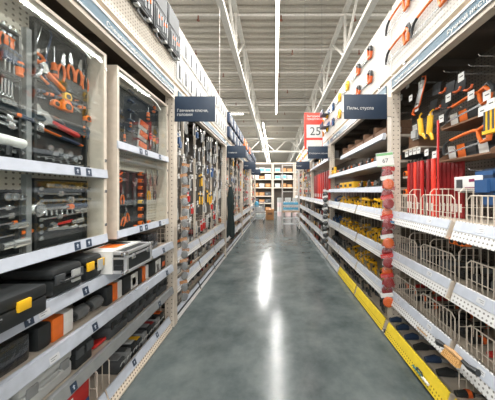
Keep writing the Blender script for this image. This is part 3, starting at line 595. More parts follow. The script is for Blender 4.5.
for sx in (-1, 1):
    for zz in (0, 1): ps.append(('corner_cap', MB().box(sx*w/2-.02, sx*w/2+.02, -.004, .03, zz*(h-.026)-.001, zz*(h-.026)+.028).mesh('corner_cap', steel, .007), 0))
for u in (-.09, .09): ps.append(('latch', MB().box(u-.02, u+.02, -.01, .0, h*.58, h*.82).mesh('latch', steel, .002), 0))
ps.append(('carton_sleeve', MB().box(-w/2-.004, w/2+.004, .098, d+.002, -.0, h+.003).mesh('carton_sleeve', card), 0)); ps.append(('sleeve_print', MB().box(-.06, .05, .15, d-.02, h+.003, h+.005).mesh('sleeve_print', orange), 0)); ps.append(('sleeve_print', MB().box(.06, .12, .15, d-.02, h+.003, h+.005).mesh('sleeve_print', dkgrey), 0))
ps.append(('handle', MB().tube([(-w/2, .025, h*.4), (-w/2-.012, .025, h*.4), (-w/2-.012, .075, h*.4), (-w/2, .075, h*.4)], .006, 6).mesh('handle', black), 0))
kind('flight', *ps); onshelf('flight', 'flight_case', 'black case with aluminium edges, corner caps and white sleeve', 'case', 1.655, S1+.0125, -.155)
k_box('mid_black', .2, .24, .13, black, bands=[(.2, .8, .3, .7, dkgrey)]); onshelf('mid_black', 'tool_box', 'low black box between the aluminium edged case and the wrapped case', 'box', 1.94, S1, .06)
k_box('wrapped_a', .17, .22, .17, blackfilm, bev=.015); onshelf('wrapped_a', 'wrapped_case', 'film wrapped black case beside the upright post', 'case', 2.2, S1, .05)
# second shelf
k_box('wrapped_b', .42, .3, .14, blackfilm, bev=.015); onshelf('wrapped_b', 'wrapped_case', 'long film wrapped black case on the middle shelf', 'case', .89, S2, .06)
def k_trio(key, w, d, h, bev=.02):
    kind(key, ('black_end', MB().box(-w/2, -w*.12, 0, d, 0, h).mesh('black_end', black, bev)), ('orange_band', MB().box(-w*.115, w*.2, .002, d, .002, h-.002).mesh('orange_band', orange, .004)), ('white_band', MB().box(w*.205, w/2, .002, d, .002, h-.002).mesh('white_band', card, .004)))
k_trio('trio', .2, .26, .135); k_trio('trio2', .16, .26, .14, .01)
onshelf('trio', 'tool_box', 'black, orange and white box next to the film wrapped case', 'box', 1.235, S2, .06)
kind('wrapped_tool', ('body', MB().tube([(-.06, .06, .07), (-.02, .06, .075), (.03, .06, .07), (.06, .06, .06)], [.05, .062, .06, .04], 10).mesh('body', greyfilm)), ('dark_grip', MB().tube([(-.06, .06, .07), (-.075, .06, .05)], [.045, .03], 8).mesh('dark_grip', black)))
onshelf('wrapped_tool', 'wrapped_tool', 'film wrapped grey tool on the middle shelf, left one', 'tool', 1.425, S2, .06, scale=.8); onshelf('wrapped_tool', 'wrapped_tool', 'film wrapped grey tool on the middle shelf, right one', 'tool', 1.545, S2, .06, scale=.8)
onshelf('trio2', 'tool_box', 'orange banded box past the film wrapped tools', 'box', 1.68, S2, .06)
k_box('photo_box', .18, .26, .14, black, bands=[(.5, 1, .05, .95, card), (.6, .85, .2, .7, dkcarton)]); onshelf('photo_box', 'tool_box', 'black box with a pale picture panel on the middle shelf', 'box', 1.865, S2, .06)
onshelf('trio2', 'tool_box', 'orange banded box below the aluminium edged case', 'box', 2.05, S2, .06)
k_box('photo_box2', .2, .26, .14, black, bands=[(.5, .98, .05, .95, card), (.62, .8, .1, .6, dkred)]); onshelf('photo_box2', 'tool_box', 'black and white box at the far end of the middle shelf', 'box', 2.25, S2, .06)
k_box('thin_black', .09, .2, .13, black, bands=[(.2, .8, .2, .6, orange2)]); onshelf('thin_black', 'tool_box', 'thin black box with orange print against the post, middle shelf', 'box', 2.41, S2, .06)
# third shelf
onshelf('case_grey', 'tool_case', 'light grey plastic tool case low on the left', 'tool case', 1.18, S3, .05); k_case('case_grey2', .22, .3, .16, ltgrey, grey, True, .02)
onshelf('case_grey2', 'tool_case', 'second light grey case nearer the camera', 'tool case', .91, S3, .06)
onshelf('case_black2', 'tool_case', 'narrow black case beside the light grey case', 'tool case', 1.40, S3, .05); 
rb = MB().prism([(-.05, 0), (.05, 0), (.05, .012), (-.05, .012)], 0, .1); 
kind('red_tool', ('red_cover', MB().box(-.05, .05, -.0, .14, .0, .02, Matrix.Rotation(-.3, 3, 'X'), (0, .1, 0)).mesh('red_cover', red, .004)), ('black_base', MB().box(-.045, .045, .1, .28, .0, .05).mesh('black_base', black, .008)))
onshelf('red_tool', 'staple_tool', 'bright red cover poking over the lower grey rail', 'tool', 1.535, S3+.002, .045)
for i, y in enumerate((1.71, 1.93, 2.15, 2.37)): onshelf('case_dark', 'tool_case', f'dark grey tool case on the lower shelf, {NTH[i]} after the red cover', 'tool case', y, S3, .05, group='dark cases on the lower shelf')
# base shelf
k_box('redblue', .26, .3, .22, red, bands=[(0, 1, 0, .35, blue), (.1, .55, .5, .8, card)], toptape=[(0, 1, red)])
o = onshelf('redblue', 'tool_carton', 'red and blue carton on the bottom shelf', 'box', 1.36, S0, .10)
k_box('redblue2', .24, .3, .2, dkred, bands=[(0, 1, 0, .4, dkblue)]); onshelf('redblue2', 'tool_carton', 'dark red carton nearest on the bottom shelf', 'box', 1.08, S0, .10)
for i in range(9):
    m_ = (grey, dkgrey, ltgrey, yellow, dkgrey, grey, dkred, black, orange2)[i]; key = f'thin{i}'
    kind(key, ('card_body', MB().box(-.03, .03, 0, .36, 0, .11+.012*(i % 3)).mesh('card_body', (dkgrey, grey, black)[i % 3], .004)), ('coloured_top', MB().box(-.025, .025, .02, .34, .11+.012*(i % 3), .118+.012*(i % 3)).mesh('coloured_top', m_)), ('clip', MB().tube([(-.02, .0, .06), (-.02, -.012, .09), (.02, -.012, .09), (.02, 0, .06)], .004, 5).mesh('clip', ltgrey)))
    onshelf(key, 'flat_pack', f'flat tool pack standing in the bottom shelf row, {NTH[i]} from the near end', 'pack', 1.78+i*.079, S0, .075, group='flat packs on the bottom shelf')

# ------------------------------------------------------------------ display boards above the shelving
def board(s, k, label, m, y0, y1, z0=2.905, z1=3.62):
    t = thing('display_board', label, 'display board', (s*(XF[s]-.005), y0, z0), group=f'display boards above the {SIDE[s]} shelving'); L = y1-y0; H = z1-z0
    part('panel', MB().box(0, s*.018, 0, L, 0, H), m, t); part('bottom_lip', MB().box(s*-.004, s*.05, 0, L, -.012, .0), cream, t); part('top_lip', MB().box(s*-.002, s*.03, 0, L, H, H+.012), cream, t)
    br = MB().box(s*.02, s*.05, -.02, .02, -.045, .1).mesh('mounting_bracket', cream); kn = MB().lathe([(.0, -.03), (.016, -.026), (.018, -.01), (.012, 0)], 10, (s*.0, 0, -.025), 'x').mesh('clamp_knob', steel)
    for q in (.1, .5, .9): ob('mounting_bracket', br, t, (0, L*q, 0)); ob('clamp_knob', kn, t, (s*.02, L*q, 0))
    return t
board(-1, 0, 'cream perforated board with three open black tool cases', peg, .1, 2.53)
board(-1, 1, 'white board with two rows of slotted packs', boardm, 2.545, 5.17)
board(-1, 2, 'white board with dark blue cases past the slotted packs', boardm, 5.19, 7.82); board(-1, 3, 'white board with orange cases, fourth on the left', boardm, 7.84, 10.47); board(-1, 4, 'farthest white board on the left', boardm, 10.49, 13.1)
board(1, 0, 'cream board with orange bow saws, nearest on the right', boardm, .1, 2.385); board(1, 1, 'white board with hand saws above the clamps', boardm, 2.42, 5.04)
board(1, 2, 'white board with yellow handled saws, third on the right', boardm, 5.06, 7.69); board(1, 3, 'white board of the fourth bay on the right', boardm, 7.71, 10.34); board(1, 4, 'farthest white board on the right', boardm, 10.36, 12.98)
# open tool cases
w = .275; hh = .24
ps = [('tray_shell', MB().box(-w/2, w/2, -.055, -.02, -hh, -.004).box(-w/2, w/2, -.02, 0, -hh, -.004).mesh('tray_shell', black, .012)), ('lid', MB().box(-w/2, w/2, -.045, 0, .004, hh).mesh('lid', black, .012)), ('tool_insert', MB().box(-w/2+.02, w/2-.02, -.06, -.05, -hh+.02, -.02).mesh('tool_insert', dkgrey), 0)]
tm = MB()
for q in range(5): tm.box(-.1+q*.044, -.08+q*.044, -.07, -.06, -.2+.02*(q % 2), -.05)
ps.append(('insert_tools', tm.mesh('insert_tools', grey), 0)); ps[-1] = ps[-1]
for q in range(4): ps.append(('orange_grip', MB().box(-.08+q*.05, -.07+q*.05, -.072, -.06, -.12+.02*(q % 2), -.09+.02*(q % 2)).mesh('orange_grip', orange), 0))
ps.append(('handle', MB().tube([(-.05, -.03, -hh), (-.045, -.03, -hh-.035), (.045, -.03, -hh-.035), (.05, -.03, -hh)], .009, 7).mesh('handle', grey)))
for u in (-.08, .08): ps.append(('latch', MB().box(u-.016, u+.016, -.06, -.02, -hh-.012, -hh+.01).mesh('latch', ltgrey)))
ps.append(('lid_rim', MB().box(-w/2+.02, w/2-.02, -.048, -.045, .03, hh-.02).mesh('lid_rim', dkgrey), 1))
kind('open_case', *ps)
for i, y in enumerate((1.86, 2.145, 2.43)): put('open_case', 'open_tool_case', f'open black tool case on the perforated board, {NTH[i]} from the left', 'tool case', (-XF[-1]+.006, y, 3.385), (0, 0, RZ[-1]), 'open tool cases on the board')
put('open_case', 'open_tool_case', 'open black tool case at the near end of the perforated board', 'tool case', (-XF[-1]+.006, 1.575, 3.385), (0, 0, RZ[-1]), 'open tool cases on the board')
kind('slot_pack', ('card_back', MB().box(-.075, .075, -.01, 0, -.13, .13).mesh('card_back', card, .006)), ('slot', MB().box(-.028, .028, -.0125, -.009, -.1, .1).mesh('slot', grey, .004)), ('tool_blade', MB().box(-.012, .012, -.02, -.012, -.09, .06).mesh('tool_blade', dksteel)))
n = 0
for r, z in enumerate((3.44, 3.08)):
    for c in range(14): put('slot_pack', 'slotted_pack', f'white slotted pack on the {("upper", "lower")[r]} row of the white board, {NTH[c]} from the left', 'pack', (-XF[-1]+.006, 2.65+c*.185, z), (0, 0, RZ[-1]), 'slotted packs on the white board')
kind('wall_case', ('case_shell', MB().box(-.2, .2, -.07, 0, -.13, .13).mesh('case_shell', dkblue, .012)), ('front_label', MB().box(-.1, .1, -.073, -.069, -.05, .03).mesh('front_label', grey)))
kind('wall_case_orange', ('case_shell', MB().box(-.2, .2, -.07, 0, -.13, .13).mesh('case_shell', orange, .012)), ('front_label', MB().box(-.1, .1, -.073, -.069, -.05, .03).mesh('front_label', black)))
for k, ks in ((2, ['wall_case']*5), (3, ['wall_case_orange', 'wall_case_orange', 'wall_case', 'wall_case_orange', 'wall_case']), (4, ['wall_case']*4)):
    for c, key in enumerate(ks):
        for r, z in enumerate((3.44, 3.08)):
            put(key if not (k == 3 and r) else 'wall_case', 'wall_case', f'{"orange" if key.endswith("orange") and not (k == 3 and r) else "dark blue"} case on the {("upper", "lower")[r]} row of left board {("three", "four", "five")[k-2]}, {NTH[c]} along', 'case', (-XF[-1]+.006, PL[k]+.32+c*.5, z), (0, 0, RZ[-1]), 'cases on the far left boards')
# bow saws
def k_bow(key, fm):
    a = MB().tube([(-.25, -.02, -.045), (-.245, -.02, -.0), (-.21, -.02, .045), (-.15, -.02, .06)], [.012, .014, .014, .0125], 8)
    b = MB().tube([(-.15, -.02, .06), (.0, -.02, .064), (.1, -.02, .06), (.15, -.02, .045)], [.012, .012, .0125, .014], 8)
    c = MB().tube([(.14, -.02, .05), (.2, -.02, .06), (.24, -.02, .02), (.22, -.02, -.045), (.16, -.02, -.05), (.14, -.02, .0)], [.014, .016, .017, .016, .013, .013], 8, closed=True)
    e = MB().tube([(.19, -.02, .075), (.235, -.02, .075), (.262, -.02, .03), (.258, -.02, .0)], [.012, .016, .016, .011], 8)
    bl = MB().prism([(-.25, -.05), (.17, -.055), (.17, -.04), (-.25, -.038)], -.022, -.019)
    kind(key, ('front_arm', a.mesh('front_arm', black)), ('frame', b.mesh('frame', fm)), ('handle', c.mesh('handle', fm)), ('hand_guard', e.mesh('hand_guard', black)), ('blade', bl.mesh('blade', steel)))
k_bow('bow_saw', orange)
for i, (y, z, lb) in enumerate(((2.25, 3.43, 'upper left'), (2.25, 3.10, 'lower left'), (1.79, 3.43, 'upper middle'), (1.79, 3.08, 'lower middle'), (1.32, 3.43, 'upper right'), (1.32, 3.08, 'lower right'))):
    put('bow_saw', 'bow_saw', f'orange bow saw with black arm, {lb} on the board', 'saw', (XF[1]-.008, y, z), (0, 0, RZ[1]), 'bow saws on the nearest right board', (.86, 1, 1.15))
def k_hand(key, m1, m2):
    bl = MB().prism([(-.2, -.02), (-.2, .0), (.08, .05), (.1, -.045)], -.014, -.010)
    h = MB().tube([(.09, -.023, .05), (.14, -.023, .06), (.19, -.023, .035), (.2, -.023, -.01)], [.017, .02, .02, .018], 8)
    h2 = MB().tube([(.2, -.023, -.01), (.17, -.023, -.055), (.11, -.023, -.05), (.095, -.023, .0), (.09, -.023, .05)], [.02, .02, .02, .018, .018], 8)
    kind(key, ('blade', bl.mesh('blade', steel)), ('handle_top', h.mesh('handle_top', m1)), ('handle_grip', h2.mesh('handle_grip', m2)))
k_hand('saw_orange', black, orange2); k_hand('saw_yellow', yellow, yellow); k_hand('saw_blue', dkblue, blue)
for i, (y, key, col) in enumerate(((3.02, 'saw_orange', 'black and orange'), (3.42, 'saw_orange', 'black and orange'), (3.92, 'saw_yellow', 'yellow'), (4.38, 'saw_yellow', 'yellow'), (4.84, 'saw_blue', 'navy'))):
    for r, z in enumerate((3.46, 3.13)): put(key, 'hand_saw', f'hand saw with {col} handle, {("upper", "lower")[r]} row, {NTH[i]} from the near edge', 'saw', (XF[1]-.008, y, z), (0, 0, RZ[1]), 'hand saws on the white board', (.95, 1, 1.25))
for k in (2, 3, 4):
    for c in range(5):
        key = ('saw_yellow', 'saw_orange', 'saw_yellow')[(c+k) % 3]
        for r, z in enumerate((3.46, 3.13)): put(key, 'hand_saw', f'small far hand saw on right board {("three", "four", "five")[k-2]}, {("upper", "lower")[r]} row, {NTH[c]} along', 'saw', (XF[1]-.006, PR[k]+.35+c*.48, z), (0, 0, RZ[1]), 'hand saws on the far right boards')
# navy mitre boxes at the second upright
kind('mitre', ('base', MB().box(-.15, .15, -.17, 0, -.05, -.035).mesh('base', dkblue)), ('front_wall', MB().box(-.15, .15, -.17, -.15, -.035, .06).mesh('front_wall', dkblue)), ('back_wall', MB().box(-.15, .15, -.02, 0, -.035, .06).mesh('back_wall', blue)), ('end_label', MB().box(.148, .152, -.13, -.04, -.045, -.036).mesh('end_label', card)))
for i, z in enumerate((3.5, 3.2)): put('mitre', 'mitre_box', f'navy mitre box jutting from the board, {("upper", "lower")[i]} one', 'mitre box', (XF[1]-.006, 5.24, z), (0, 0, RZ[1]), 'navy mitre boxes')
# red sale poster hung from the roof
t = thing('sale_poster', 'red and white sale poster with large number hanging over the right shelving', 'poster', (1.0, 5.6, 2.70)); 
part('board', MB().box(-.24, .24, -.006, .006, 0, .95), promo, t); part('price_field', MB().box(-.18, .23, -.009, -.006, .3, .64), card, t); part('lower_field', MB().box(-.18, .23, -.009, -.006, .02, .24), card, t)
lettering('25', .3, dkgrey, t, (-.1, -.011, .37), (PI/2, 0, 0)); lettering('Выгодное\nпредложение', .072, card, t, (-.17, -.008, .84), (PI/2, 0, 0))
for x in (-.22, .22): part('hanging_wire', MB().cyl((x, 0, .95), (x, 0, 5.02), .004, 4), dksteel, t)

# ------------------------------------------------------------------ hooks and carded goods
def hook_mesh(s, L): return MB().tube([(s*L, 0, .0), (0, 0, .0), (s*-.012, 0, .012)], .0028, 5).mesh('peg_hook', steel)
HK = {(s, L): hook_mesh(s, L) for s in (-1, 1) for L in (.2, .36)}
TAGM = {s: MB().box(s*-.016, s*-.014, -.026, .026, -.055, .008).use(1).box(s*-.0165, s*-.016, -.018, .012, -.024, -.016).mesh('price_tag', [card, dkgrey]) for s in (-1, 1)}
def hook(t, s, yl, d, z, L=.36, tagged=True):
    h = ob('peg_hook', HK[s, L], t, (s*d, yl, z))
    if tagged: ob('price_tag', TAGM[s], h)
    return h
# carded packs hang from the hook hole at the origin, front at -y
def k_blister(key, cm, bm, shape=0, w=.07, h=.17):
    c = MB().box(-w/2, w/2, -.002, .0, -h, .015)
    b = MB()
    if shape == 0: b.box(-w*.36, w*.36, -.03, -.002, -h*.9, -h*.35)
    elif shape == 1: b.lathe([(.0, -.03), (w*.36, -.024), (w*.4, -.002)], 10, (0, 0, -h*.62), 'y')
    elif shape == 2:
        b.tube([(-w*.2, -.014, -h*.95), (-w*.12, -.014, -h*.5), (0, -.014, -h*.3)], .009, 6).tube([(w*.2, -.014, -h*.95), (w*.12, -.014, -h*.5), (0, -.014, -h*.3)], .009, 6)
    else: b.tube([(0, -.012, -h*.95), (0, -.012, -h*.5), (0, -.012, -h*.2)], [.012, .012, .005], 7)
    hd = MB().box(-w/2, w/2, -.003, -.002, -.03, .006)
    kind(key, ('backing_card', c.mesh('backing_card', cm)), ('product', b.mesh('product', bm)), ('header_print', hd.mesh('header_print', bm)))
k_blister('b_steel', card, dksteel, 3); k_blister('b_dark', ltgrey, black, 0); k_blister('b_red', card, red, 0); k_blister('b_orange', card, orange, 1); k_blister('b_yellow', soft, yellow, 2, .08, .22)
k_blister('b_blue', card, blue, 0); k_blister('b_grey', grey, dkgrey, 2, .08, .2); k_blister('b_silver', dkgrey, steel, 3, .06, .2); k_blister('b_chain', soft, steel, 1, .07, .15); k_blister('b_white2', card, ltgrey, 2, .08, .18); k_blister('b_tall', soft, dksteel, 3, .06, .24)
CN = {'b_white2': 'pale grey pliers on white card', 'b_steel': 'steel tool on white card', 'b_dark': 'black pack on grey card', 'b_red': 'red pack on white card', 'b_orange': 'orange round pack', 'b_yellow': 'yellow pliers on black card', 'b_blue': 'blue pack on white card', 'b_grey': 'grey pliers on grey card', 'b_silver': 'silver spanner on grey card', 'b_chain': 'steel disc on black card', 'b_tall': 'long steel tool on black card'}
def hang_rows(s, k, P, rows, pitch, pal, where, d=.10, y0=.2, y1=2.6, tagp=.6, rails_at=()):
    t = BAYS[s, k]; rnd = random.Random(k*10+s)
    for r, zr in enumerate(rows):
        y = y0+pitch*.5; c = 0; key = rnd.choice(pal(r, 0))
        while y < y1:
            for ra in rails_at:
                if abs(y-ra) < .06: y = ra+.065
            if c % 2 == 0 or rnd.random() < .5: key = rnd.choice(pal(r, y))
            z = zr+rnd.uniform(-.05, .05)*(k == 1); dd = d+rnd.choice((0, .04, .07)); L = .36 if dd < .16 else .2
            hook(t, s, y, dd, z, .36, rnd.random() < tagp)
            nm = NTH[c] if c < 20 else 'last'
            sh = rnd.uniform(.9, 1.1)
            put(key, 'carded_tool', f'{CN[key]}, {NTH[r]} hook row down, {nm} along, {where}', 'carded tool', (s*(XF[s]+dd+.012), P+y, z-.022), (0, 0, RZ[s]), f'carded tools {where}', sh)
            y += pitch*rnd.uniform(.92, 1.08); c += 1
pal1 = lambda r, y: (['b_yellow', 'b_yellow', 'b_silver'] if (r in (0, 2) and y < .36) or (r in (3, 4) and .95 < y < 1.75) else ['b_silver', 'b_steel', 'b_chain', 'b_grey', 'b_blue', 'b_steel', 'b_silver', 'b_white2'] if r < 4 else ['b_dark', 'b_grey', 'b_steel', 'b_white2', 'b_silver', 'b_white2', 'b_red'])
hang_rows(-1, 1, PL[1], (2.62, 2.36, 2.11, 1.87, 1.63, 1.39, 1.16), .125, pal1, 'left wrench bay', .06, rails_at=(.5, .95, 1.4, 1.85, 2.3))
hang_rows(-1, 2, PL[2], (2.6, 2.33, 2.06, 1.79, 1.52, 1.25), .2, lambda r, y: ['b_red', 'b_orange', 'b_dark', 'b_steel', 'b_blue', 'b_grey', 'b_yellow'], 'left bay past the apron', .05, .3, rails_at=(.7, 1.4, 2.1))
hang_rows(-1, 3, PL[3], (2.6, 2.3, 2.0, 1.7, 1.4, 1.1), .3, lambda r, y: ['b_red', 'b_orange', 'b_dark', 'b_yellow', 'b_steel'], 'fourth left bay', .05)
hang_rows(-1, 4, PL[4], (2.5, 2.1, 1.7, 1.3), .36, lambda r, y: ['b_red', 'b_orange', 'b_dark', 'b_steel'], 'farthest left bay', .05)
for k in (3, 4): hang_rows(1, k, PR[k], (2.6, 2.32, 2.04, 1.76), .26, lambda r, y: ['b_red', 'b_orange', 'b_orange', 'b_yellow', 'b_steel', 'b_white2'], ('fourth right bay', 'farthest right bay')[k-3], .02)
# narrow dividers between the hook columns of the wrench bay
for yy in (.5, .95, 1.4, 1.85, 2.3): part('hook_rail', MB().box(-.10, -.13, yy-.012, yy+.012, .85, 2.70), cream, BAYS[-1, 1])
for yy in (.7, 1.4, 2.1): part('hook_rail', MB().box(-.08, -.11, yy-.012, yy+.012, .85, 2.70), cream, BAYS[-1, 2])
# loose packs lying in the low shelves
def k_loose(key, m, m2, w=.12, d=.2, h=.05):
    kind(key, ('pack_body', MB().box(-w/2, w/2, 0, d, 0, h).mesh('pack_body', m, .004)), ('pack_label', MB().box(-w*.35, w*.35, -.001, .001, h*.15, h*.8).mesh('pack_label', m2)))
for q, (a_, b_) in enumerate(((black, orange), (dkgrey, ltgrey), (grey, card), (dkred, card), (black, yellow), (dkblue, card), (carton, dkcarton), (soft, red))): k_loose(f'loose{q}', a_, b_, .12+.02*(q % 3), .2, .05+.018*(q % 3))
LN = ['black pack with orange label', 'dark grey pack with pale label', 'grey pack with white label', 'dark red pack with white label', 'black pack with yellow label', 'navy pack with white label', 'brown carton pack', 'black pack with red label']
def loose(s, k, P, zs, pitch, pal, where, d=.12, y0=.15, y1=2.55, lname=('top', 'middle', 'bottom'), stack=2, ys=None):
    rnd = random.Random(100+k+s)
    for r, z in enumerate(zs):
        c = 0; seq = list(ys) if ys else [y0+.08+i*pitch for i in range(int((y1-y0-.08)/pitch)+1)]
        for y in seq:
            zz = z; nm = NTH[min(c, 19)]
            for q in range(rnd.randint(1, stack)):
                v = rnd.choice(pal(r, y)); h = .05+.018*(v % 3)
                put(f'loose{v}', 'loose_pack', f'{LN[v]}, {lname[r]} shelf, {nm} along, {("below", "atop", "third up")[q]}, {where}', 'pack', (s*(XF[s]+d+rnd.uniform(0, .06)), P+y, zz), (0, 0, RZ[s]+rnd.uniform(-.05, .05)), f'loose packs {where}')
                zz += h+.001
            c += 1
CELL = (.26, .43, .68, .86, 1.12, 1.29, 1.53, 1.71, 1.97, 2.14, 2.4, 2.54)
loose(-1, 1, PL[1], (.82, .46, .115), .2, lambda r, y: [0, 1, 2, 3, 7, 1, 2], 'left wrench bay', .11, ys=CELL)
loose(-1, 2, PL[2], (.82, .46, .115), .3, lambda r, y: [0, 1, 2, 3, 6], 'left bay past the apron', .11, ys=CELL[::2])
loose(-1, 3, PL[3], (.82, .46), .45, lambda r, y: [0, 1, 2, 3, 6], 'fourth left bay', .12, stack=3)

# ------------------------------------------------------------------ clip strips hung at the uprights
def clip_strip(x, y, z0, z1, label):
    return tag(part('clip_strip', MB().box(-.012, .012, -.002, .002, z0-z1, 0).tube([(0, 0, 0), (0, .0, .02), (0, .03, .03)], .003, 5), ltgrey, None, 0, (x, y, z1)), label, 'clip strip', 'clip strips')
def k_disc(key, cm, bm, w=.11, h=.13):
    kind(key, ('clear_pouch', MB().box(-w/2, w/2, -.03, -.004, -h, .0).mesh('clear_pouch', film, .006)), ('round_product', MB().lathe([(.0, -.026), (w*.3, -.024), (w*.44, -.012), (w*.36, -.007)], 12, (0, 0, -h*.55), 'y').mesh('round_product', bm)), ('header_card', MB().box(-w/2, w/2, -.008, -.003, -.03, .005).mesh('header_card', cm)))
k_disc('d_red', red, dkred); k_disc('d_orange', card, orange2); k_disc('d_silver', carton, grey); k_disc('d_black', card, black, .1, .12)
clip_strip(1.205, 2.325, .45, 1.93, 'clip strip of red pouches at the near right upright')
for i in range(14): put('d_orange' if i % 3 == 1 else 'd_red', 'pouch', f'{"orange" if i % 3 == 1 else "red"} disc in a clear pouch, {NTH[i]} down the right clip strip', 'pouch', (1.205+(-1)**i*.02, 2.318-(i % 2)*.032, 1.86-i*.104), (0, (-1)**i*.2, -.2), 'red pouches on the near right clip strip', (1.15, .8, 1.2))
clip_strip(-1.125, 2.70, .25, 1.98, 'clip strip of silver discs beside the left post')
for i in range(13): put('d_silver', 'pouch', f'silver disc in a clear pouch, {NTH[i]} down the left clip strip', 'pouch', (-1.125+(-1)**i*.01, 2.694-(i % 2)*.03, 1.94-i*.132), (0, (-1)**i*.2, .2), 'silver pouches on the left clip strip', (.8, .8, 1.1))
clip_strip(1.16, 4.98, .42, 1.66, 'clip strip of white cards with black discs at the second right upright')
for i in range(9): put('d_black', 'pouch', f'black disc on white card, {NTH[i]} down the second right clip strip', 'pouch', (1.16+(-1)**i*.02, 4.972-(i % 2)*.045, 1.63-i*.135), (0, (-1)**i*.2, -.2), 'black discs on the second right clip strip', 1.3)
# dark apron at the second left upright
def apron():
    mb = MB(); N, R = 18, 9; H = 1.18
    for r in range(R):
        q = r/(R-1); wd = .035+.04*min(1, q*4)+.012*math.sin(q*9)
        for i in range(N):
            a = 2*PI*i/N; f_ = 1+.22*math.sin(5*a+q*2)*min(1, q*2); mb.v.append(Vector((wd*f_*math.cos(a), .05*f_*math.sin(a)*(1+.3*q), -q*H+(.05*math.sin(3*a) if r == R-1 else 0))))
    for r in range(R-1):
        for i in range(N): mb.face([r*N+i, r*N+(i+1) % N, (r+1)*N+(i+1) % N, (r+1)*N+i])
    mb.face(list(range(N))[::-1]); return mb
t = thing('work_apron', 'dark green black cloth apron hanging at the second left upright', 'apron', (-1.06, 5.12, 1.72)); part('cloth', apron(), teal, t)
part('neck_loop', MB().tube([(-.03, 0, -.02), (-.05, 0, .05), (-.1, .0, .1), (-.125, .0, .05), (-.03, 0, -.02)], .006, 5), teal, t)
# price card clipped at the near right upright
t = thing('price_card', 'white price card with green header clipped to the right post', 'price card', (1.185, 2.30, 1.865), (math.radians(-4), math.radians(-5), math.radians(-12)))
part('sheet', MB().box(-.085, .085, -.001, .001, 0, .15), card, t); part('green_header', MB().box(-.082, .082, -.0022, -.001, .118, .143), green, t); part('green_footer', MB().box(-.082, .082, -.0022, -.001, .003, .008), green, t)
lettering('67', .062, dkgrey, t, (-.03, -.0025, .04), (PI/2, 0, 0)); part('clip', MB().tube([(.06, .0, .15), (.08, .02, .17), (.1, .06, .17)], .004, 5), ltgrey, t)

# ------------------------------------------------------------------ right: nearest bay (saws, red packs, baskets)
b = BAYS[1, 0]; y00 = PR[0]
def R(key, name, label, cat, x, y, X=1.45, rot=0, group=None, scale=None): return tool(key, name, label, cat, x, y, X, rot, group, scale, s=1)
def Rhook(x, y, X, tagged=True):
    Y, Z = onX(x, y, X); hook(b, 1, Y-y00, X-XF[1], Z, .36 if X < 1.5 else .2, tagged)
for (x, y) in ((409, 83), (422, 82), (412, 96), (418, 106), (432, 114), (422, 124), (473, 92), (484, 108), (463, 74), (402, 96), (401, 128), (450, 95), (436, 152), (400, 113), (428, 150), (408, 152), (412, 150), (416, 149), (420, 148), (443, 116), (489, 92), (493, 100)): Rhook(x, y, 1.44)
for (x, y) in ((445, 72), (470, 66), (480, 56), (440, 108), (462, 108), (455, 150), (470, 170)): Rhook(x, y, 1.44, False)
# hanging hacksaw and dark saws
k_box('saw_card', .001, .001, .001, card)
fr = MB().tube([(-.02, -.015, .16), (.03, -.015, .16), (.045, -.015, .13), (.045, -.015, -.1), (.02, -.015, -.14)], .007, 7)
kind('hanging_hacksaw', ('frame', fr.mesh('frame', orange2)), ('handle', MB().tube([(.02, -.015, -.13), (-.03, -.015, -.15), (-.04, -.015, -.2), (.0, -.015, -.21)], [.013, .014, .014, .01], 8).mesh('handle', orange2)), ('blade', MB().box(-.026, -.022, -.02, -.008, -.15, .16).mesh('blade', steel)), ('blade_card', MB().box(-.02, .035, -.01, -.006, -.09, .13).mesh('blade_card', ltgrey)))
R('hanging_hacksaw', 'hacksaw', 'orange hacksaw hanging at a slant under the header beam', 'saw', 421, 94, 1.44, 22, scale=.95)
def k_dark(key, m):
    kind(key, ('handle', MB().tube([(.0, -.02, -.03), (.05, -.02, -.045), (.1, -.02, -.03), (.11, -.02, .01)], [.015, .017, .016, .014], 8).mesh('handle', m)), ('sleeve', MB().box(-.16, .0, -.014, -.006, -.035, .13).mesh('sleeve', soft)))
k_dark('dark_saw', orange2)
for i, (x, y) in enumerate(((441, 91), (455, 90), (466, 88))): R('dark_saw', 'sleeved_saw', f'saw in black sleeve with orange grip, {NTH[i]} from the left', 'saw', x, y, 1.52, 8, 'sleeved saws high on the right', .62)
for i, (x, y) in enumerate(((437, 107), (449, 106))): R('dark_saw', 'sleeved_saw', f'lower saw in black sleeve with orange grip, {NTH[i]} from the left', 'saw', x, y, 1.55, 8, 'sleeved saws in the lower row', .55)
# yellow caulking guns
kind('caulk_gun', ('barrel', MB().tube([(0, -.03, .09), (0, -.03, -.07)], .024, 10).mesh('barrel', yellow)), ('trigger_grip', MB().tube([(0, -.03, -.06), (.03, -.03, -.09), (.05, -.03, -.13)], [.018, .016, .012], 7).mesh('trigger_grip', yellow)), ('hook_end', MB().tube([(0, -.03, .09), (0, -.03, .12), (.03, -.03, .135)], .008, 6).mesh('hook_end', yellow)), ('plunger_rod', MB().tube([(-.012, -.05, .08), (-.012, -.05, -.1)], .006, 6).mesh('plunger_rod', black)))
R('caulk_gun', 'caulk_gun', 'yellow caulking gun, left of the pair', 'caulk gun', 424, 128, 1.44, -8, 'yellow caulking guns'); R('caulk_gun', 'caulk_gun', 'yellow caulking gun, right of the pair', 'caulk gun', 433, 126, 1.44, 6, 'yellow caulking guns')
k_blister('b_white', card, ltgrey, 0, .1, .14); Y, Z = onX(416, 126, 1.44); put('b_white', 'carded_tool', 'white carded pack left of the yellow guns', 'carded tool', (1.44, Y, Z), (0, 0, RZ[1]))
